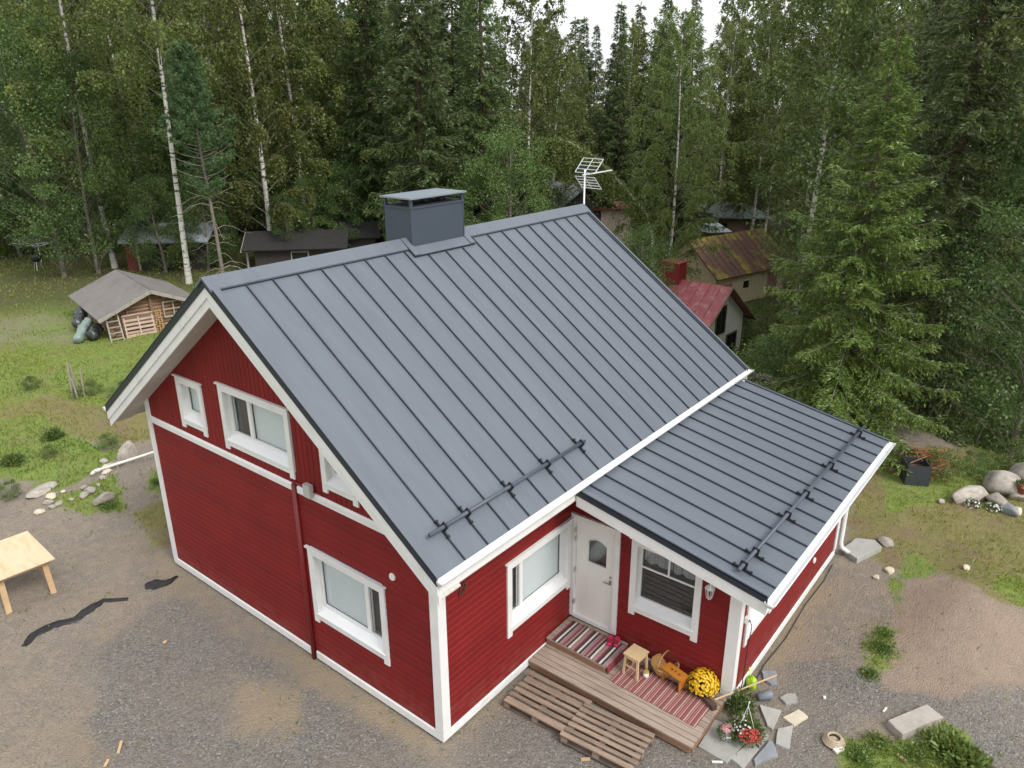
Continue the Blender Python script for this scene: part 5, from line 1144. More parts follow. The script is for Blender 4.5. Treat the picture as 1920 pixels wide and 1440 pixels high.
mb = MB(); mb.box(2.0, 3.0, -1.46, -1.405, .6, 1.2); w = mb.build('window', 'grey_wood', t); mb = MB(); mb.box(2.07, 2.93, -1.475, -1.461, .66, 1.14); mb.build('pane', 'glass_dark', w)
for s in (-1, 1): mb = MB(); mb.bar((-.62, s*1.8, 1.45-.17), (-.62, 0, 2.07), .05, .10, (1, 0, 0)); mb.build('barge_board', 'grey_wood', t)
t, _ = far_building('dark_outhouse', 'small dark outhouse half hidden behind the house ridge', 'outhouse', 640, 490, 2.2, 2.0, 1.7, 2.3, 'dark_wood', 'dark_roof', LATY+.1, over=.3)
# --- red-roofed cottage
P1 = at(1359, 538, -.56); P2 = at(1240, 519, -.56); yw = yaw_of(P1, P2)
ctz = -4.9; cot = thing('red_roofed_cottage', 'pale cottage with a faded red metal roof beyond the big roof', 'cottage', (P1[0], P1[1], ctz), yw)
hgt = -.56-ctz; Lc, Wc = 6.5, 5.6
wall, rfs = gable_building(cot, Lc, Wc, hgt-2.05, hgt-.05, 'cottage_wall', 'cottage_roof', over=.75, over_g=.45, rib=.62, wall_step=.30, roof_th=.06)
for o in cot.children:
    pass
csd = 1 if to_px(np.array([P1[0]-math.sin(yw), P1[1]+math.cos(yw), 0]))[0] > to_px(P1)[0] else -1    # +y side seen to the right?
for y0, y1, z0, z1 in ((-.75, .35, hgt-2.6, hgt-1.15), (.8, 2.0, hgt-4.3, hgt-3.0)):
    a, b = sorted((csd*y0, csd*y1)); mb = MB(); mb.box(-.06, -.024, a-.09, b+.09, z0-.09, z1+.09); w = mb.build('window', 'brown_trim', cot)
    for k in range(2): ya = a+(b-a)*k/2+.03; mb = MB(); mb.box(-.072, -.061, ya, ya+(b-a)/2-.06, z0, z1); mb.build('pane', 'glass_dark', w)
for s in (-1, 1):
    slc = 2.0/(Wc/2); mb = MB(); mb.bar((-.47, s*(Wc/2+.75), hgt-2.05-.75*slc+.02), (-.47, 0, hgt+.0), .05, .11, (1, 0, 0)); mb.build('barge_board', 'brown_trim', cot)
cxm = np.linalg.norm((at(1272, 520, -.56)-P1)[:2])
mb = MB(); mb.box(cxm-.55, cxm+.55, -.42, .42, hgt-.8, hgt+.95); ch = mb.build('chimney', 'cottage_chim', cot)
mb = MB(); mb.box(cxm-.62, cxm+.62, -.48, .48, hgt+.951, hgt+1.03); mb.build('chimney_cap', 'cottage_chim', ch)
for x in (cxm-.18, cxm+.2): mb = MB(); mb.box(x-.02, x+.02, -.435, -.421, hgt-.5, hgt+.95); mb.box(x-.02, x+.02, .421, .435, hgt-.5, hgt+.95); mb.build('sheet_joint', 'cottage_chim', ch)
# --- barn with the rusty roof
A = at(1346, 522, -2.55); B = at(1458, 499, -2.55); yb = yaw_of(A, B); back = np.array([-math.sin(yb), math.cos(yb), 0]); bs = 1 if (A-CAM)@back > 0 else -1
Wb, Lb, zb = 5.2, np.linalg.norm((B-A)[:2])+1.2, -5.0
og_ = A+back*bs*(Wb/2+.15); barn = thing('rusty_roofed_barn', 'cream board barn with a rusty mossy metal roof', 'barn', (og_[0], og_[1], zb), yb)
wall, rfs = gable_building(barn, Lb, Wb, -2.4-zb, -.35-zb, 'barn_wall', 'rust', over=.35, over_g=.3, rib=.62, wall_step=.22, rib_m='rust')
fy = -bs*Wb/2
def bfront(name, m, x0, x1, z0, z1, d=.06, par=barn):
    mb = MB(); mb.box(x0, x1, *sorted((fy-bs*.026, fy-bs*d)), z0, z1); return mb.build(name, m, par)
dr = bfront('door', 'barn_door', .75, 1.75, .0, 1.85); bfront('door_rail', 'barn_door', .8, 1.7, 1.3, 1.42, .085, dr)
dr = bfront('door', 'barn_door', Lb-2.1, Lb-1.0, .0, 2.1); bfront('door_rail', 'barn_door', Lb-2.05, Lb-1.05, .3, .42, .085, dr)
w = bfront('window', 'barn_wall', 2.9, 3.7, 1.2, 1.9); bfront('pane', 'glass_dark', 3.0, 3.6, 1.3, 1.8, .07, w)
# --- tin-roofed sheds behind the barn
g = at(1345, 440, -4.6); tr = thing('tin_roofed_shed', 'brown shed with a wide pale tin roof behind the rusty barn', 'shed', (g[0], g[1], -4.9), LATY+.10)
mb = MB(); mb.hexa([(0, 0, -.3), (5.0, 0, -.3), (5.0, 3.5, -.3), (0, 3.5, -.3)], [(0, 0, 2.15), (5.0, 0, 2.0), (5.0, 3.5, 2.6), (0, 3.5, 2.9)]); mb.build('wall', 'brown_trim', tr)
mb = MB(); mb.hexa([(-.6, -.6, 2.15), (5.6, -.6, 1.9), (5.2, 4.3, 2.65), (-1.6, 4.3, 3.15)], [(-.6, -.6, 2.25), (5.6, -.6, 2.0), (5.2, 4.3, 2.75), (-1.6, 4.3, 3.25)]); mb.build('roof', 'tin', tr)
mb = MB(); mb.box(.3, 1.0, -.03, -.001, .6, 1.5); mb.build('window', 'glass_dark', tr)
g = at(1318, 448, -2.9); t2 = thing('lean_to_roof', 'low lean-to with a pale tin roof peeping over the rusty barn', 'lean-to', (g[0]+.8, g[1]+.8, -4.9), LATY+.30)
mb = MB(); mb.box(0, 3.0, 0, 1.6, -.3, 2.2); mb.build('wall', 'brown_trim', t2)
mb = MB(); mb.hexa([(-.5, -.3, 2.3), (3.3, -.3, 2.3), (3.3, 2.2, 2.75), (-.5, 2.2, 2.75)], [(-.5, -.3, 2.36), (3.3, -.3, 2.36), (3.3, 2.2, 2.81), (-.5, 2.2, 2.81)]); mb.build('roof', 'tin', t2)
# --- grey-roofed neighbour and beige outbuilding
Q1 = at(1095, 349, 3.8); Q2 = at(985, 333, 3.8)
nh = thing('grey_roofed_house', 'neighbour house with a ribbed grey roof among the trees', 'house', (Q1[0], Q1[1], -3.6), yaw_of(Q1, Q2))
gable_building(nh, 10, 7.0, 5.3, 7.35, 'dark_wood', 'tin_dark', over=.5, over_g=.4, rib=.5, rib_m='tin_dark')
g = at(1100, 393, 2.2); bo = thing('beige_outbuilding', 'beige rendered outbuilding half hidden by birch leaves', 'outbuilding', (g[0], g[1], -3.6), LATY+.12)
mb = MB(); mb.box(-1.5, 3.2, 0, 3, -.5, 5.75); mb.build('wall', 'beige', bo); mb = MB(); mb.box(-1.8, 3.5, -.3, 3.3, 5.751, 5.87); mb.build('roof', 'barn_red', bo)
Q = at(1157, 300, 1.0); a2 = thing('far_aerial', 'thin television aerial standing above the neighbour roof', 'aerial', (Q[0], Q[1], 0.0))
a2.location[2] = -4.6; hA = at_depth(1157, 262, float((Q-CAM)@_f))[2]+4.6
mb = MB(); mb.tube([(0, 0, 0), (0, 0, hA)], .05, 6); mb.build('mast', 'alu', a2)
lat = np.array([math.cos(LATY), math.sin(LATY), 0])
mb = MB(); mb.tube([tuple(-lat*.2+np.array([0, 0, hA-.5])), tuple(lat*1.4+np.array([0, 0, hA-.45]))], .035, 5)
for k in range(6): p = lat*(.15+.22*k)+np.array([0, 0, hA-.48]); mb.tube([p-np.array([-lat[1], lat[0], 0])*.35-np.array([0, 0, .12]), p+np.array([-lat[1], lat[0], 0])*.35+np.array([0, 0, .12])], .02, 4)
mb.build('boom', 'alu', a2)
# ------------------------------------------------------------------ trees
def proto(name, cat, parts):
    r = bpy.data.objects.new(name, None); COL.objects.link(r); r['category'] = cat
    for nm, ob in parts: ob.name = nm; ob.parent = r
    return r
def sweep(curves, n=5):
    """tapered limbs: list of (points (k,3), radii (k,)) -> V,F"""
    Vs = []; Fs = []; off = 0
    for P, R in curves:
        P = np.asarray(P, float); k = len(P); T = np.gradient(P, axis=0); T = unit(T)
        ref = np.where(np.abs(T[:, 2:3]) > .9, np.array([[1., 0, 0]]), np.array([[0, 0, 1.]])); A = unit(np.cross(T, ref)); B = np.cross(T, A)
        th = np.arange(n)*2*math.pi/n
        V = P[:, None]+(A[:, None]*np.cos(th)[None, :, None]+B[:, None]*np.sin(th)[None, :, None])*np.asarray(R)[:, None, None]
        i, j = np.meshgrid(np.arange(k-1), np.arange(n), indexing='ij'); j2 = (j+1) % n
        F = np.stack([i*n+j, i*n+j2, (i+1)*n+j2, (i+1)*n+j], -1).reshape(-1, 4)+off
        Vs.append(V.reshape(-1, 3)); Fs.append(F); off += k*n
    return np.concatenate(Vs), np.concatenate(Fs)
def trunk_path(H, rng, sway=.25, n=14):
    t = np.linspace(0, 1, n); a, b = rng.rand(2)*6.28
    return np.stack([sway*np.sin(t*3.1+a)-sway*math.sin(a), sway*np.sin(t*2.7+b)-sway*math.sin(b), t*H], 1)
def lerp_path(P, t):
    f = np.clip(t, 0, 1)*(len(P)-1); i = np.minimum(f.astype(int), len(P)-2); w = (f-i)[:, None]; return P[i]*(1-w)+P[i+1]*w
def make_birch(seed, H, R, crown_lo=.22, nb=52, dens=1.0, leaf=.13, m='birch_leaf', r0=.15, weep=1.0):
    rng = np.random.RandomState(seed); P = trunk_path(H, rng, .22); tr = np.linspace(r0, .018, len(P))*np.r_[1.25, np.ones(len(P)-1)]
    TV, TF = sweep([(P, tr)], 9); curves = []; C = []; D = []; T = []
    for k in range(nb):
        h = crown_lo+(1-crown_lo)*((k+.5*rng.rand())/nb)**.92; az = k*2.399+rng.rand()*.8; b0 = lerp_path(P, np.array([h]))[0]
        f = (h-crown_lo)/(1-crown_lo); Lb = R*(.45+.75*math.sin(math.pi*min(1, .18+f*.80)))*(1-.55*f)*(.75+.5*rng.rand())+.35
        d = np.array([math.cos(az), math.sin(az), 0]); s = np.linspace(0, 1, 7); up = .85+.55*f
        Q = b0+d*(Lb*s)[:, None]; Q[:, 2] += Lb*(up*s-.55*weep*s**2.4); Q += rng.randn(7, 3)*.05*s[:, None]*Lb*.5
        curves.append((Q, np.linspace(.035*(1-.5*f)*r0/.15, .008, 7)))
        nt = int((7+Lb*4.5)*dens)
        for q in range(nt):
            s0 = .22+.78*rng.rand(); a = lerp_path(Q, np.array([s0]))[0]; out = unit(d+rng.randn(3)*.9); lt = (.35+.75*rng.rand())*(.6+.5*Lb/R)
            u = np.linspace(.1, 1, int(9+lt*13)); pts = a+out[None]*(lt*.55*u)[:, None]; pts[:, 2] += lt*(.18*u-.95*weep*u**1.7)
            n = len(u); C.append(pts+rng.randn(n, 3)*.055); dd = rng.randn(n, 3)*.75; dd[:, 2] -= .75; D.append(dd); T.append(np.clip(rng.rand(n)*.55+.45*rng.rand(), 0, 1))
            if q % 4 == 0: curves.append((pts[::max(1, n//4)], np.linspace(.008, .004, len(pts[::max(1, n//4)]))))
    C = np.concatenate(C); D = np.concatenate(D); T = np.concatenate(T); n = len(C)
    V, F = leaves(C, D, leaf*(.75+.6*rng.rand(n)), leaf*.72*(.8+.4*rng.rand(n)), rng)
    BV, BF = sweep(curves, 4)
    tr_o = np_mesh('trunk', TV, TF, 'birch_bark', smooth=True); br = np_mesh('branches', BV, BF, 'birch_twig'); br['kind'] = 'stuff'; cr = np_mesh('crown', V, F, m, tint=np.repeat(T, 4)); br.parent = tr_o
    return proto('birch_tree', 'tree', [('trunk', tr_o), ('crown', cr)])
def make_spruce(seed, H, R, lo=.04, step=.40, m='spruce_leaf', leaf=.17, dens=1.0, r0=.2, droop=1.0, comb=.9, dead=0, nb0=5, t0=.10):
    rng = np.random.RandomState(seed); P = trunk_path(H, rng, .08); TV, TF = sweep([(P, np.linspace(r0, .02, len(P)))], 8); curves = []; C = []; D = []; T = []; LL = []
    z = lo*H; k = 0
    while z < H-.25:
        f = z/H; Lm = R*(1-f)**.92*(1.0 if f > .12 else .75+2*f); nb = nb0 if f < .85 else 4
        for b in range(nb):
            if rng.rand() < .08: continue
            az = k*1.3+b*2*math.pi/nb+rng.randn()*.25; Lb = max(.18, Lm*(.62+.55*rng.rand())); d = np.array([math.cos(az), math.sin(az), 0]); b0 = lerp_path(P, np.array([f]))[0]+np.array([0, 0, rng.randn()*.06])
            s = np.linspace(0, 1, 7); Q = b0+d*(Lb*s)[:, None]; e = .45*(f-.35)
            Q[:, 2] += Lb*(e*s-.42*droop*(1-f*.7)*s**1.3+.26*s**3); curves.append((Q, np.linspace(.028*(1-f)+.008, .004, 7)))
            side = np.array([-d[1], d[0], 0]); ntw = int(max(5, Lb/.085)*dens)
            tt = np.sort(t0+(1-t0)*rng.rand(ntw)**.8)
            for t in tt:
                a = lerp_path(Q, np.array([t]))[0]; sg = 1 if rng.rand() < .5 else -1; lt = (.16+.34*Lb*(1-t)*.9)*(.6+.7*rng.rand()); lt = min(lt, .75); tint0 = rng.rand()
                dirn = unit(d*(.55+.3*rng.rand())+side*sg*(.75)+np.array([0, 0, -comb*(.35+.6*rng.rand())*(1-.6*f)]))
                nn = max(2, int(lt/(leaf*.42))+1); u = np.linspace(0, 1, nn); pts = a+dirn[None]*(lt*u)[:, None]; pts[:, 2] -= lt*.28*comb*u**2
                for jit in range(2):
                    C.append(pts+rng.randn(nn, 3)*.018); D.append(dirn+rng.randn(nn, 3)*.38+side*sg*.15); T.append(np.clip(.22+.5*tint0+.25*rng.rand(nn), 0, 1))
            n = 5; C.append(lerp_path(Q, np.linspace(.5, 1, n))); D.append(np.repeat(d[None], n, 0)+rng.randn(n, 3)*.3); T.append(.4+.4*rng.rand(n))
        z += step*(.75+.5*rng.rand())*(1.15-.55*f); k += 1
    n = 14; C.append(np.stack([np.zeros(n), np.zeros(n), H-1.0+np.linspace(0, .9, n)], 1)+P[-1]*np.array([1, 1, 0])); dd = rng.randn(n, 3)*.5; dd[:, 2] += 1; D.append(dd); T.append(.6*np.ones(n))
    for q in range(dead):
        zz = lo*H*rng.rand(); az = rng.rand()*6.28; l = R*.5*(.4+.6*rng.rand()); s = np.linspace(0, 1, 4); Q = np.array([0, 0, zz])+np.array([math.cos(az), math.sin(az), 0])*(l*s)[:, None]; Q[:, 2] += -.25*l*s**1.5; curves.append((Q, np.linspace(.015, .004, 4)))
    C = np.concatenate(C); D = np.concatenate(D); T = np.concatenate(T); n = len(C); V, F = leaves(C, D, leaf*(.8+.6*rng.rand(n)), leaf*.27*(.8+.5*rng.rand(n)), rng)
    BV, BF = sweep(curves, 4); tr_o = np_mesh('trunk', TV, TF, 'bark', smooth=True); br = np_mesh('branches', BV, BF, 'bark_grey'); br['kind'] = 'stuff'; br.parent = tr_o; cr = np_mesh('crown', V, F, m, tint=np.repeat(T, 4))
    return proto('spruce_tree', 'tree', [('trunk', tr_o), ('crown', cr)])
def make_round(seed, H, R, lo=.15, ncl=60, nl=320, leaf=.11, m='alder_leaf', bark='bark_grey', r0=.13, name='alder_tree', cat='tree', clump=.75):
    """broad-leaved tree: limbs end in leafy clumps of uneven size, gaps between them"""
    rng = np.random.RandomState(seed); P = trunk_path(H*.92, rng, .25); TV, TF = sweep([(P, np.linspace(r0, .02, len(P)))], 8); curves = []; C = []; D = []; T = []
    for k in range(ncl):
        f = lo+(1-lo)*((k+rng.rand())/ncl); az = k*2.399+rng.rand(); g = (f-lo)/(1-lo); rad = R*math.sin(math.pi*(.14+.80*g))**.8*(.35+.75*rng.rand()**.6); b0 = lerp_path(P, np.array([max(.02, f-.16)/.92*.92]))[0]
        c = np.array([rad*math.cos(az), rad*math.sin(az), f*H]); s = np.linspace(0, 1, 5)[:, None]; Q = b0*(1-s)+(c+np.array([P[-1][0]*f, P[-1][1]*f, 0]))*s; Q[:, 2] += .2*np.sin(s[:, 0]*3.1)*rad*.3; curves.append((Q, np.linspace(.028*(1-.5*g)*r0/.13, .007, 5)))
        cr = clump*(.55+.7*rng.rand())*R/3; n = int(nl*(.5+rng.rand())); dd = unit(rng.randn(n, 3)); q = rng.rand(n)**.45; C.append(c+dd*q[:, None]*cr*np.array([1.15, 1.15, .8])); D.append(dd*.8+rng.randn(n, 3)*.5+np.array([0, 0, -.25])); T.append(np.clip(rng.rand(n)*.6+.4*rng.rand(), 0, 1))
    C = np.concatenate(C); D = np.concatenate(D); T = np.concatenate(T); n = len(C); V, F = leaves(C, D, leaf*(.7+.6*rng.rand(n)), leaf*.7*(.8+.4*rng.rand(n)), rng)
    BV, BF = sweep(curves, 4); tr_o = np_mesh('trunk', TV, TF, bark, smooth=True); br = np_mesh('branches', BV, BF, bark); br['kind'] = 'stuff'; br.parent = tr_o; cr_ = np_mesh('crown', V, F, m, tint=np.repeat(T, 4))
    return proto(name, cat, [('trunk', tr_o), ('crown', cr_)])
def make_pine(seed, H, R):
    rng = np.random.RandomState(seed); P = trunk_path(H, rng, .15); TV, TF = sweep([(P, np.linspace(.12, .03, len(P)))], 8); curves = []; C = []; D = []; T = []
    for k in range(96):
        f = .42+.57*(k/96); az = k*2.399; g = (f-.42)/.58; Lb = R*(1.05-g**1.6*.85)*(.6+.6*rng.rand())*(.65 if g < .2 else 1); d = np.array([math.cos(az), math.sin(az), 0]); b0 = lerp_path(P, np.array([f]))[0]; s = np.linspace(0, 1, 5); Q = b0+d*(Lb*s)[:, None]; Q[:, 2] += Lb*(.10*s+.28*s**2); curves.append((Q, np.linspace(.02, .008, 5)))
        if g < .32 and rng.rand() < .45: continue
        for t in np.r_[np.linspace(.3, 1, int(6+Lb*5)), 1]:
            a = lerp_path(Q, np.array([t]))[0]+rng.randn(3)*.10; n = 34; C.append(np.repeat(a[None], n, 0)+rng.randn(n, 3)*.04); dd = rng.randn(n, 3); dd += d*.6+np.array([0, 0, .45]); D.append(dd); T.append(np.clip(.35*rng.rand(n)+.5*rng.rand(), 0, 1))
    for k in range(30):
        zz = H*(.10+.32*rng.rand()); az = rng.rand()*6.28; l = .6+1.6*rng.rand(); s = np.linspace(0, 1, 5); Q = lerp_path(P, np.array([zz/H]))[0]+np.array([math.cos(az), math.sin(az), 0])*(l*s)[:, None]; Q[:, 2] += l*(-.1*s+.12*np.sin(s*5)); curves.append((Q, np.linspace(.016, .004, 5)))
    C = np.concatenate(C); D = np.concatenate(D); T = np.concatenate(T); n = len(C); V, F = leaves(C, D, .17*(.8+.5*rng.rand(n)), .036, rng)
    BV, BF = sweep(curves, 4); tr_o = np_mesh('trunk', TV, TF, 'bark_grey', smooth=True); br = np_mesh('branches', BV, BF, 'dead'); br['kind'] = 'stuff'; br.parent = tr_o; cr = np_mesh('crown', V, F, 'pine_leaf', tint=np.repeat(T, 4))
    return proto('pine_tree', 'tree', [('trunk', tr_o), ('crown', cr)])
B = [make_birch(101, 21, 3.5, .16, 74, 1.35), make_birch(102, 19, 3.2, .10, 70, 1.35, m='birch_leaf2'), make_birch(103, 22, 3.4, .42, 62, 1.5), make_birch(104, 17, 3.0, .06, 66, 1.35)]
S = [make_spruce(201, 20, 3.4, .04, .36, leaf=.21, dens=1.15), make_spruce(202, 22, 3.7, .09, .38, leaf=.21, dens=1.15, dead=14), make_spruce(203, 18, 2.8, .04, .36, leaf=.20, dens=1.15)]
SN = make_spruce(211, 11.2, 3.5, .03, .40, 'spruce_lite', .12, 1.8, .13, 1.05, .75, 0, 7, .02)
ST = make_spruce(212, 20.5, 2.9, .05, .44, 'spruce_leaf', .15, 1.5, .2, 1.1, .9, 10, 6, .03)
A_ = [make_round(301, 11, 3.2), make_round(302, 9, 2.8), make_round(303, 13, 3.4, .12, 70)]
PN = make_pine(401, 13.0, 1.9)
BU = [make_round(501, 2.4, 1.3, .05, 26, 210, .085, 'bush_leaf', r0=.03, name='bush', cat='bush', clump=1.1), make_round(502, 1.7, 1.2, .03, 22, 190, .08, 'weed_leaf', r0=.025, name='bush', cat='bush', clump=1.1)]
HT = {}
for p, h in zip(B, (21, 19, 22, 17)): HT[p.name] = h
for p, h in zip(S, (20, 22, 18)): HT[p.name] = h
HT[SN.name] = 11.2; HT[ST.name] = 20.5
for p, h in zip(A_, (11, 9, 13)): HT[p.name] = h
HT[PN.name] = 13.0
for p, h in zip(BU, (2.4, 1.7)): HT[p.name] = h
used = set(); treerng = random.Random(77)
def plant(pr, loc, label, group, H=None, sc=None, rz=None):
    s = sc if sc else (H/HT[pr.name] if H else 1.0); rz = treerng.uniform(0, 6.28) if rz is None else rz
    loc = (loc[0], loc[1], gz1(loc[0], loc[1])-.05)
    if pr.name not in used:
        used.add(pr.name); pr.location = loc; pr.rotation_euler = (0, 0, rz); pr.scale = (s,)*3; tag(pr, label, pr['category'], group); return pr
    return copy_tree(pr, loc, rz, s, label, group)
def depth_pos(px, d):
    """ground point seen in photo column px at optical depth d (row follows from the ground height)"""
    lo, hi = 200.0, 1500.0
    for _ in range(40):
        m = (lo+hi)/2; P = at_depth(px, m, d)
        if P[2] > gz1(P[0], P[1]): lo = m
        else: hi = m
    return P
GT = 'trees of the wood edge'
front = [ # prototype, column, depth, height, label
 (B[0], 216, 44.5, 22, 'slim white birch standing right behind the log woodshed'), (B[2], 355, 40.5, 22, 'thick white birch just left of the house ridge end'), (B[1], 512, 45, 20, 'birch in front of the dark cabin porch'),
 (B[3], 578, 48, 19, 'thin birch over the right end of the dark cabin'), (B[0], 672, 50, 21, 'birch beside the dark outhouse left of the chimney'), (PN, 424, 38.0, 11.6, 'blue green pine with bare lower branches among the birches'),
 (A_[2], 122, 42.3, 13, 'dark alder on the far lawn left of the woodshed'), (A_[0], 186, 43, 11.5, 'twin-stemmed alder just behind the woodshed roof'), (A_[1], 40, 48, 10, 'rounded alder behind the rotary dryer'), (A_[0], -40, 46, 12, 'alder at the left photo edge'), (B[1], 60, 54, 20, 'birch rising behind the rotary dryer'),
 (B[3], 280, 52, 19, 'birch behind the tin-roofed shed'), (B[2], 440, 55, 21, 'birch rising behind the blue green pine'), (B[0], -60, 52, 22, 'tall birch outside the left photo edge'), (B[1], 150, 58, 21, 'birch deep behind the twin alder'),
 (S[1], 800, 44, 22, 'tall drooping spruce rising directly above the chimney'), (S[0], 712, 48, 21, 'tall spruce left of the chimney'), (S[2], 905, 47, 20, 'tall spruce to the right of the chimney'), (S[0], 640, 56, 21, 'spruce between birches left of the chimney'), (S[1], 858, 55, 23, 'dark spruce filling the gap above the chimney cap'),
 (B[3], 985, 50, 19, 'light birch right of the big spruces over the ridge'), (B[1], 1036, 62, 18, 'yellowing birch above the far ridge'), (A_[1], 950, 43, 8, 'leafy alder hiding the neighbour roof behind the ridge'),
 (B[0], 1243, 50, 18.2, 'slender birch standing free right of the aerial'), (B[2], 1476, 41, 25, 'big white-trunked birch right of the rusty barn'), (B[3], 1345, 86, 24, 'birch rising far behind the tin-roofed shed'), (B[1], 1432, 82, 25, 'birch rising far behind the rusty barn'), (B[0], 1560, 52, 22, 'birch left of the young spruce crown'),
 (SN, 1566, 22.4, 10.9, 'bright green spruce right behind the annexe roof'), (ST, 1700, 24.0, 21, 'tall dark spruce whose trunk foot shows right of the annexe'), (S[0], 1640, 36, 19, 'spruce behind the right flank of the bright green one'), (SN, 1640, 26.5, 9.5, 'smaller bright spruce between the two front spruces'), (S[2], 1850, 34, 20, 'spruce rising behind the right-hand alder'),
 (A_[2], 1890, 22.5, 10.5, 'dense broad-leaved tree at the right photo edge'), (A_[0], 1990, 25, 11, 'broad-leaved tree outside the right photo edge'), (A_[1], 1800, 31, 9.5, 'broad-leaved tree half hidden behind the bright spruce'), (B[2], 1915, 22.8, 20, 'birch whose trunk foot shows at the right photo edge'),
 (A_[1], 1192, 38, 5.2, 'leafy thicket tree between the ridge end and the cottage'), (A_[0], 1196, 43, 5.6, 'drooping leafy tree in front of the beige outbuilding'),
]
for pr, px, d, H, lab in front: plant(pr, depth_pos(px, d), lab, GT, H)
# bent birch arching over the neighbour roof
P0 = depth_pos(1225, 46); bent = thing('bent_birch', 'bent birch arching down over the neighbour roof', 'tree', P0); rng = np.random.RandomState(9)
ends = [at_depth(1222, 415, 46), at_depth(1170, 350, 46), at_depth(1115, 295, 45.6), at_depth(1060, 262, 45), at_depth(1010, 262, 44.6)]
Pt = np.array([P0]+ends)-P0; tt = np.linspace(0, 1, 18); Pt = np.stack([np.interp(tt, np.linspace(0, 1, len(Pt)), Pt[:, i_]) for i_ in range(3)], 1)
TV, TF = sweep([(Pt, np.linspace(.10, .02, 18))], 7); np_mesh('trunk', TV, TF, 'birch_bark', bent, smooth=True)
C = []; D = []; T = []
for k in range(330):
    a = lerp_path(Pt, np.array([.22+.78*rng.rand()]))[0]; lt = .8+1.5*rng.rand(); o_ = unit(rng.randn(3)*np.array([1, 1, .4])); u = np.linspace(.05, 1, 46); pts = a+o_*(lt*.45*u)[:, None]; pts[:, 2] += lt*(.2*u-1.15*u**1.6); C.append(pts+rng.randn(46, 3)*.08); dd = rng.randn(46, 3)*.7; dd[:, 2] -= .7; D.append(dd); T.append(np.clip(.2+.6*rng.rand(46)+.2*rng.rand(), 0, 1))
C = np.concatenate(C); V, F = leaves(C, np.concatenate(D), .12*(.7+.6*rng.rand(len(C))), .085, rng); np_mesh('crown', V, F, 'birch_leaf', bent, np.repeat(np.concatenate(T), 4))
# spruces seen in the gap under the open sky: tops reach the rows they show in the photo
GF = 'far spruces on the skyline'
def top_height(px, py, d):
    P = depth_pos(px, d); return at_depth(px, py, d)[2]-P[2]+.2
for pr, px, py, d, lab in [(S[2], 1068, 48, 74, 'far dark spruce at the left of the skyline gap'), (S[0], 1142, 25, 72, 'tallest pointed spruce in the middle of the skyline gap'), (S[2], 1178, 22, 82, 'far thin spruce just right of the pointed one'), (S[0], 1222, 5, 78, 'far spruce at the right of the skyline gap'), (S[1], 1275, 0, 70, 'far spruce behind the slender free birch'), (S[2], 1035, 62, 84, 'faint far spruce at the left edge of the skyline gap'), (S[1], 1105, 58, 90, 'faint far spruce between the two pointed ones'), (S[2], 1255, 32, 92, 'faint far spruce above the slender birch'), (S[0], 1010, 50, 70, 'far spruce behind the light birch')]:
    plant(pr, depth_pos(px, d), lab, GF, top_height(px, py, d))
# the wood behind
fr_ = random.Random(2024); GW = 'trees deeper in the wood'; LB = {'birch_tree': 'birch deeper in the wood, behind the front trees', 'spruce_tree': 'spruce deeper in the wood, behind the front trees', 'alder_tree': 'broad-leaved tree deeper in the wood'}
pos = []
def wood_label(pr, px, ring):
    kind = {'birch_tree': 'birch', 'spruce_tree': 'spruce', 'alder_tree': 'broad-leaved tree'}[pr.name.split('.')[0]]
    where = next(w for x, w in ((0, 'beyond the left photo edge'), (130, 'at the left photo edge'), (270, 'above the woodshed'), (400, 'above the tin shed'), (540, 'above the dark cabin porch'), (690, 'above the dark outhouse'), (830, 'above the chimney'), (960, 'right of the chimney'), (1100, 'above the far ridge end'), (1240, 'under the skyline gap'), (1400, 'above the rusty barn'), (1560, 'above the big birch'), (1740, 'above the bright spruce'), (1925, 'at the right photo edge'), (9999, 'beyond the right photo edge')) if px < x)
    return f"{kind} in the {('second', 'third', 'fourth', 'fifth', 'last')[ring]} row of the wood {where}"
for ring, (d0, n) in enumerate([(57, 30), (64, 32), (72, 34), (82, 34), (94, 34)]):
    for k in range(n):
        px = -420+2760*(k+fr_.uniform(.1, .9))/n; d = d0+fr_.uniform(-3, 3)
        if 1235 < px < 1480 and d < 80: continue
        if 930 < px < 1235 and d < 66: continue
        sprucy = .62 if 600 < px < 1300 or px > 1560 else .22
        pr = fr_.choice(S) if fr_.random() < sprucy else fr_.choice(B)
        H = fr_.uniform(18, 23)
        if 960 < px < 1330: H = min(H, top_height(px, fr_.uniform(18, 72), d))
        if 440 < px < 610: H = min(H, top_height(px, fr_.uniform(0, 60), d))
        plant(pr, depth_pos(px, d), wood_label(pr, px, ring), GW, H)
# right side wood, nearer
for k in range(14):
    px = 1560+fr_.uniform(0, 900); d = fr_.uniform(38, 54); pr = fr_.choice(S+B+A_[2:]); plant(pr, depth_pos(px, d), wood_label(pr, px, 0).replace('second row', 'near row'), GW, fr_.uniform(15, 22))
for px, d, H, lab in [(312, 43.2, 5.2, 'low alder screening the tin shed'), (392, 44, 5.5, 'low alder between tin shed and dark cabin'), (596, 46, 5.0, 'low alder screening the dark cabin'), (548, 44.5, 4.2, 'low alder before the dark cabin window'), (660, 46.5, 5.6, 'low alder before the dark outhouse'), (250, 45, 5.0, 'low alder left of the tin shed')]:
    plant(A_[1], depth_pos(px, d), lab, GT, H)
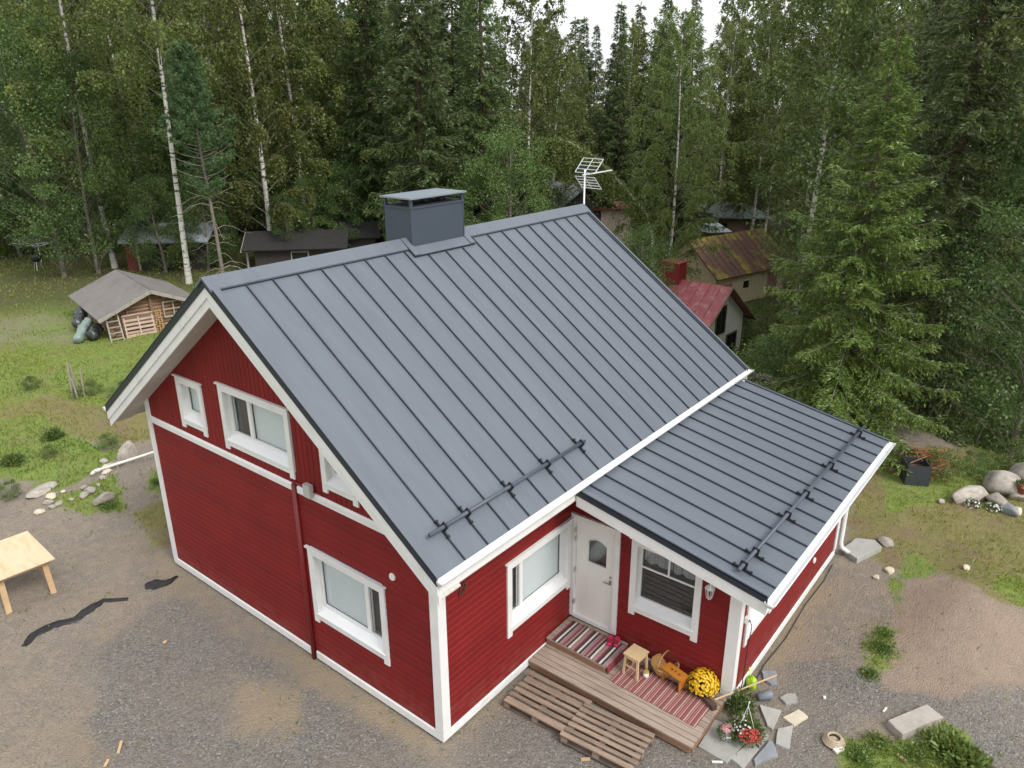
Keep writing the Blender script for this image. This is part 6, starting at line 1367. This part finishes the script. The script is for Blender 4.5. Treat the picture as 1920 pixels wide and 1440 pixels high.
# leafy understory along the wood edge
for k in range(46):
    px = -150+1180*(k+fr_.uniform(.1, .9))/46; d = fr_.uniform(50, 60); plant(fr_.choice(A_), depth_pos(px, d), wood_label(A_[0], px, 0).replace('broad-leaved tree in the second row', 'low leafy tree at the edge'), GW, fr_.uniform(6, 11))
for k in range(16):
    px = 1300+600*(k+fr_.uniform(.1, .9))/16; d = fr_.uniform(82, 94) if px < 1560 else fr_.uniform(36, 50); plant(fr_.choice(A_), depth_pos(px, d), wood_label(A_[0], px, 0).replace('broad-leaved tree in the second row', 'low leafy tree'), GW, fr_.uniform(6, 11))
# undergrowth bushes
for i_, (px, d, H, lab) in enumerate([(1420, 46, 2.6, 'bush in front of the barn doors'), (1445, 37, 3.0, 'bush right of the cottage corner'), (1500, 30, 2.3, 'bush left of the spruce foot'), (1560, 26, 1.8, 'bush behind the annexe roof corner'), (1450, 25.5, 1.9, 'bush behind the annexe ridge corner'), (1505, 24.5, 1.7, 'bush left of the bright spruce foot'), (1478, 29, 2.2, 'bush between cottage and bright spruce'), (1640, 23.5, 1.3, 'low bush at the foot of the bright spruce'), (1760, 24, 1.2, 'low bush right of the spruce foot'), (1840, 27, 2.8, 'dark bush under the right-hand trees'), (1905, 30, 3.2, 'bush at the right edge under the trees'),
     (1760, 19.6, .75, 'leafy clump behind the brush heap'), (1830, 19.8, .7, 'leafy clump behind the long rockery boulder'), (1900, 20.2, .8, 'leafy clump behind the big rockery boulders'), (1668, 20.2, .55, 'leafy clump left of the compost bin'), (205, 21.6, .45, 'yellow green weed clump left of the gable'), (60, 26, .5, 'weed clump on the lawn left of the stakes'), (170, 25.5, .5, 'weed clump right of the stakes'), (232, 25, .7, 'weed clump under the roof overhang on the left'), (95, 21, .35, 'low weeds at the left of the dug soil'), (20, 18.9, .5, 'low weeds at the left photo edge'),
     (1560, 34, 2.6, 'bush between big birch and spruce'), (1480, 44, 2.4, 'bush at the foot of the big birch'), (330, 44.5, 2.4, 'bush in front of the tin shed'), (285, 44.3, 1.8, 'low bush at the red door of the tin shed'), (372, 45, 2.2, 'bush at the right end of the tin shed'), (400, 46, 1.6, 'bush below the pine'), (20, 49, 3, 'bush at the left wood edge')]):
    plant(BU[i_ % 2], depth_pos(px, d), lab, 'bushes round the yard', H)
# broad-leaved weeds in the right foreground
GWd = 'weeds by the timber block'
for i_, (px, py, r, h, lab) in enumerate([(1775, 1405, .40, .20, 'tallest weed clump right beside the timber block'), (1815, 1432, .34, .20, 'weed clump at the bottom right of the timber block'), (1715, 1418, .30, .14, 'weed clump just below the timber block'), (1645, 1395, .24, .13, 'low weeds between coil and timber block'), (1610, 1420, .26, .12, 'low weeds below the beige coil'), (1655, 1215, .34, .06, 'green weed patch on the bare soil beside the mound'), (1660, 1188, .18, .05, 'upper small weed patch on the bare soil'), (1630, 1265, .18, .06, 'flat weed patch below the green one'), (100, 822, .30, .30, 'bright weed clump left of the gable corner'), (300, 905, .22, .15, 'weeds at the foot of the gable corner'), (205, 950, .24, .14, 'weeds round the flat beige stone'), (25, 868, .34, .25, 'weed clump at the left photo edge')]):
    g = ground(px, py); t = thing('weed_clump', lab, 'weeds', g, 0, GWd if i_ < 9 else 'weeds left of the house'); dome_plant(t, r, h, int(260+900*r), .10 if h > .15 else .05, 'weed_leaf', 60+i_, 0, jitter=.9, hollow=.15)
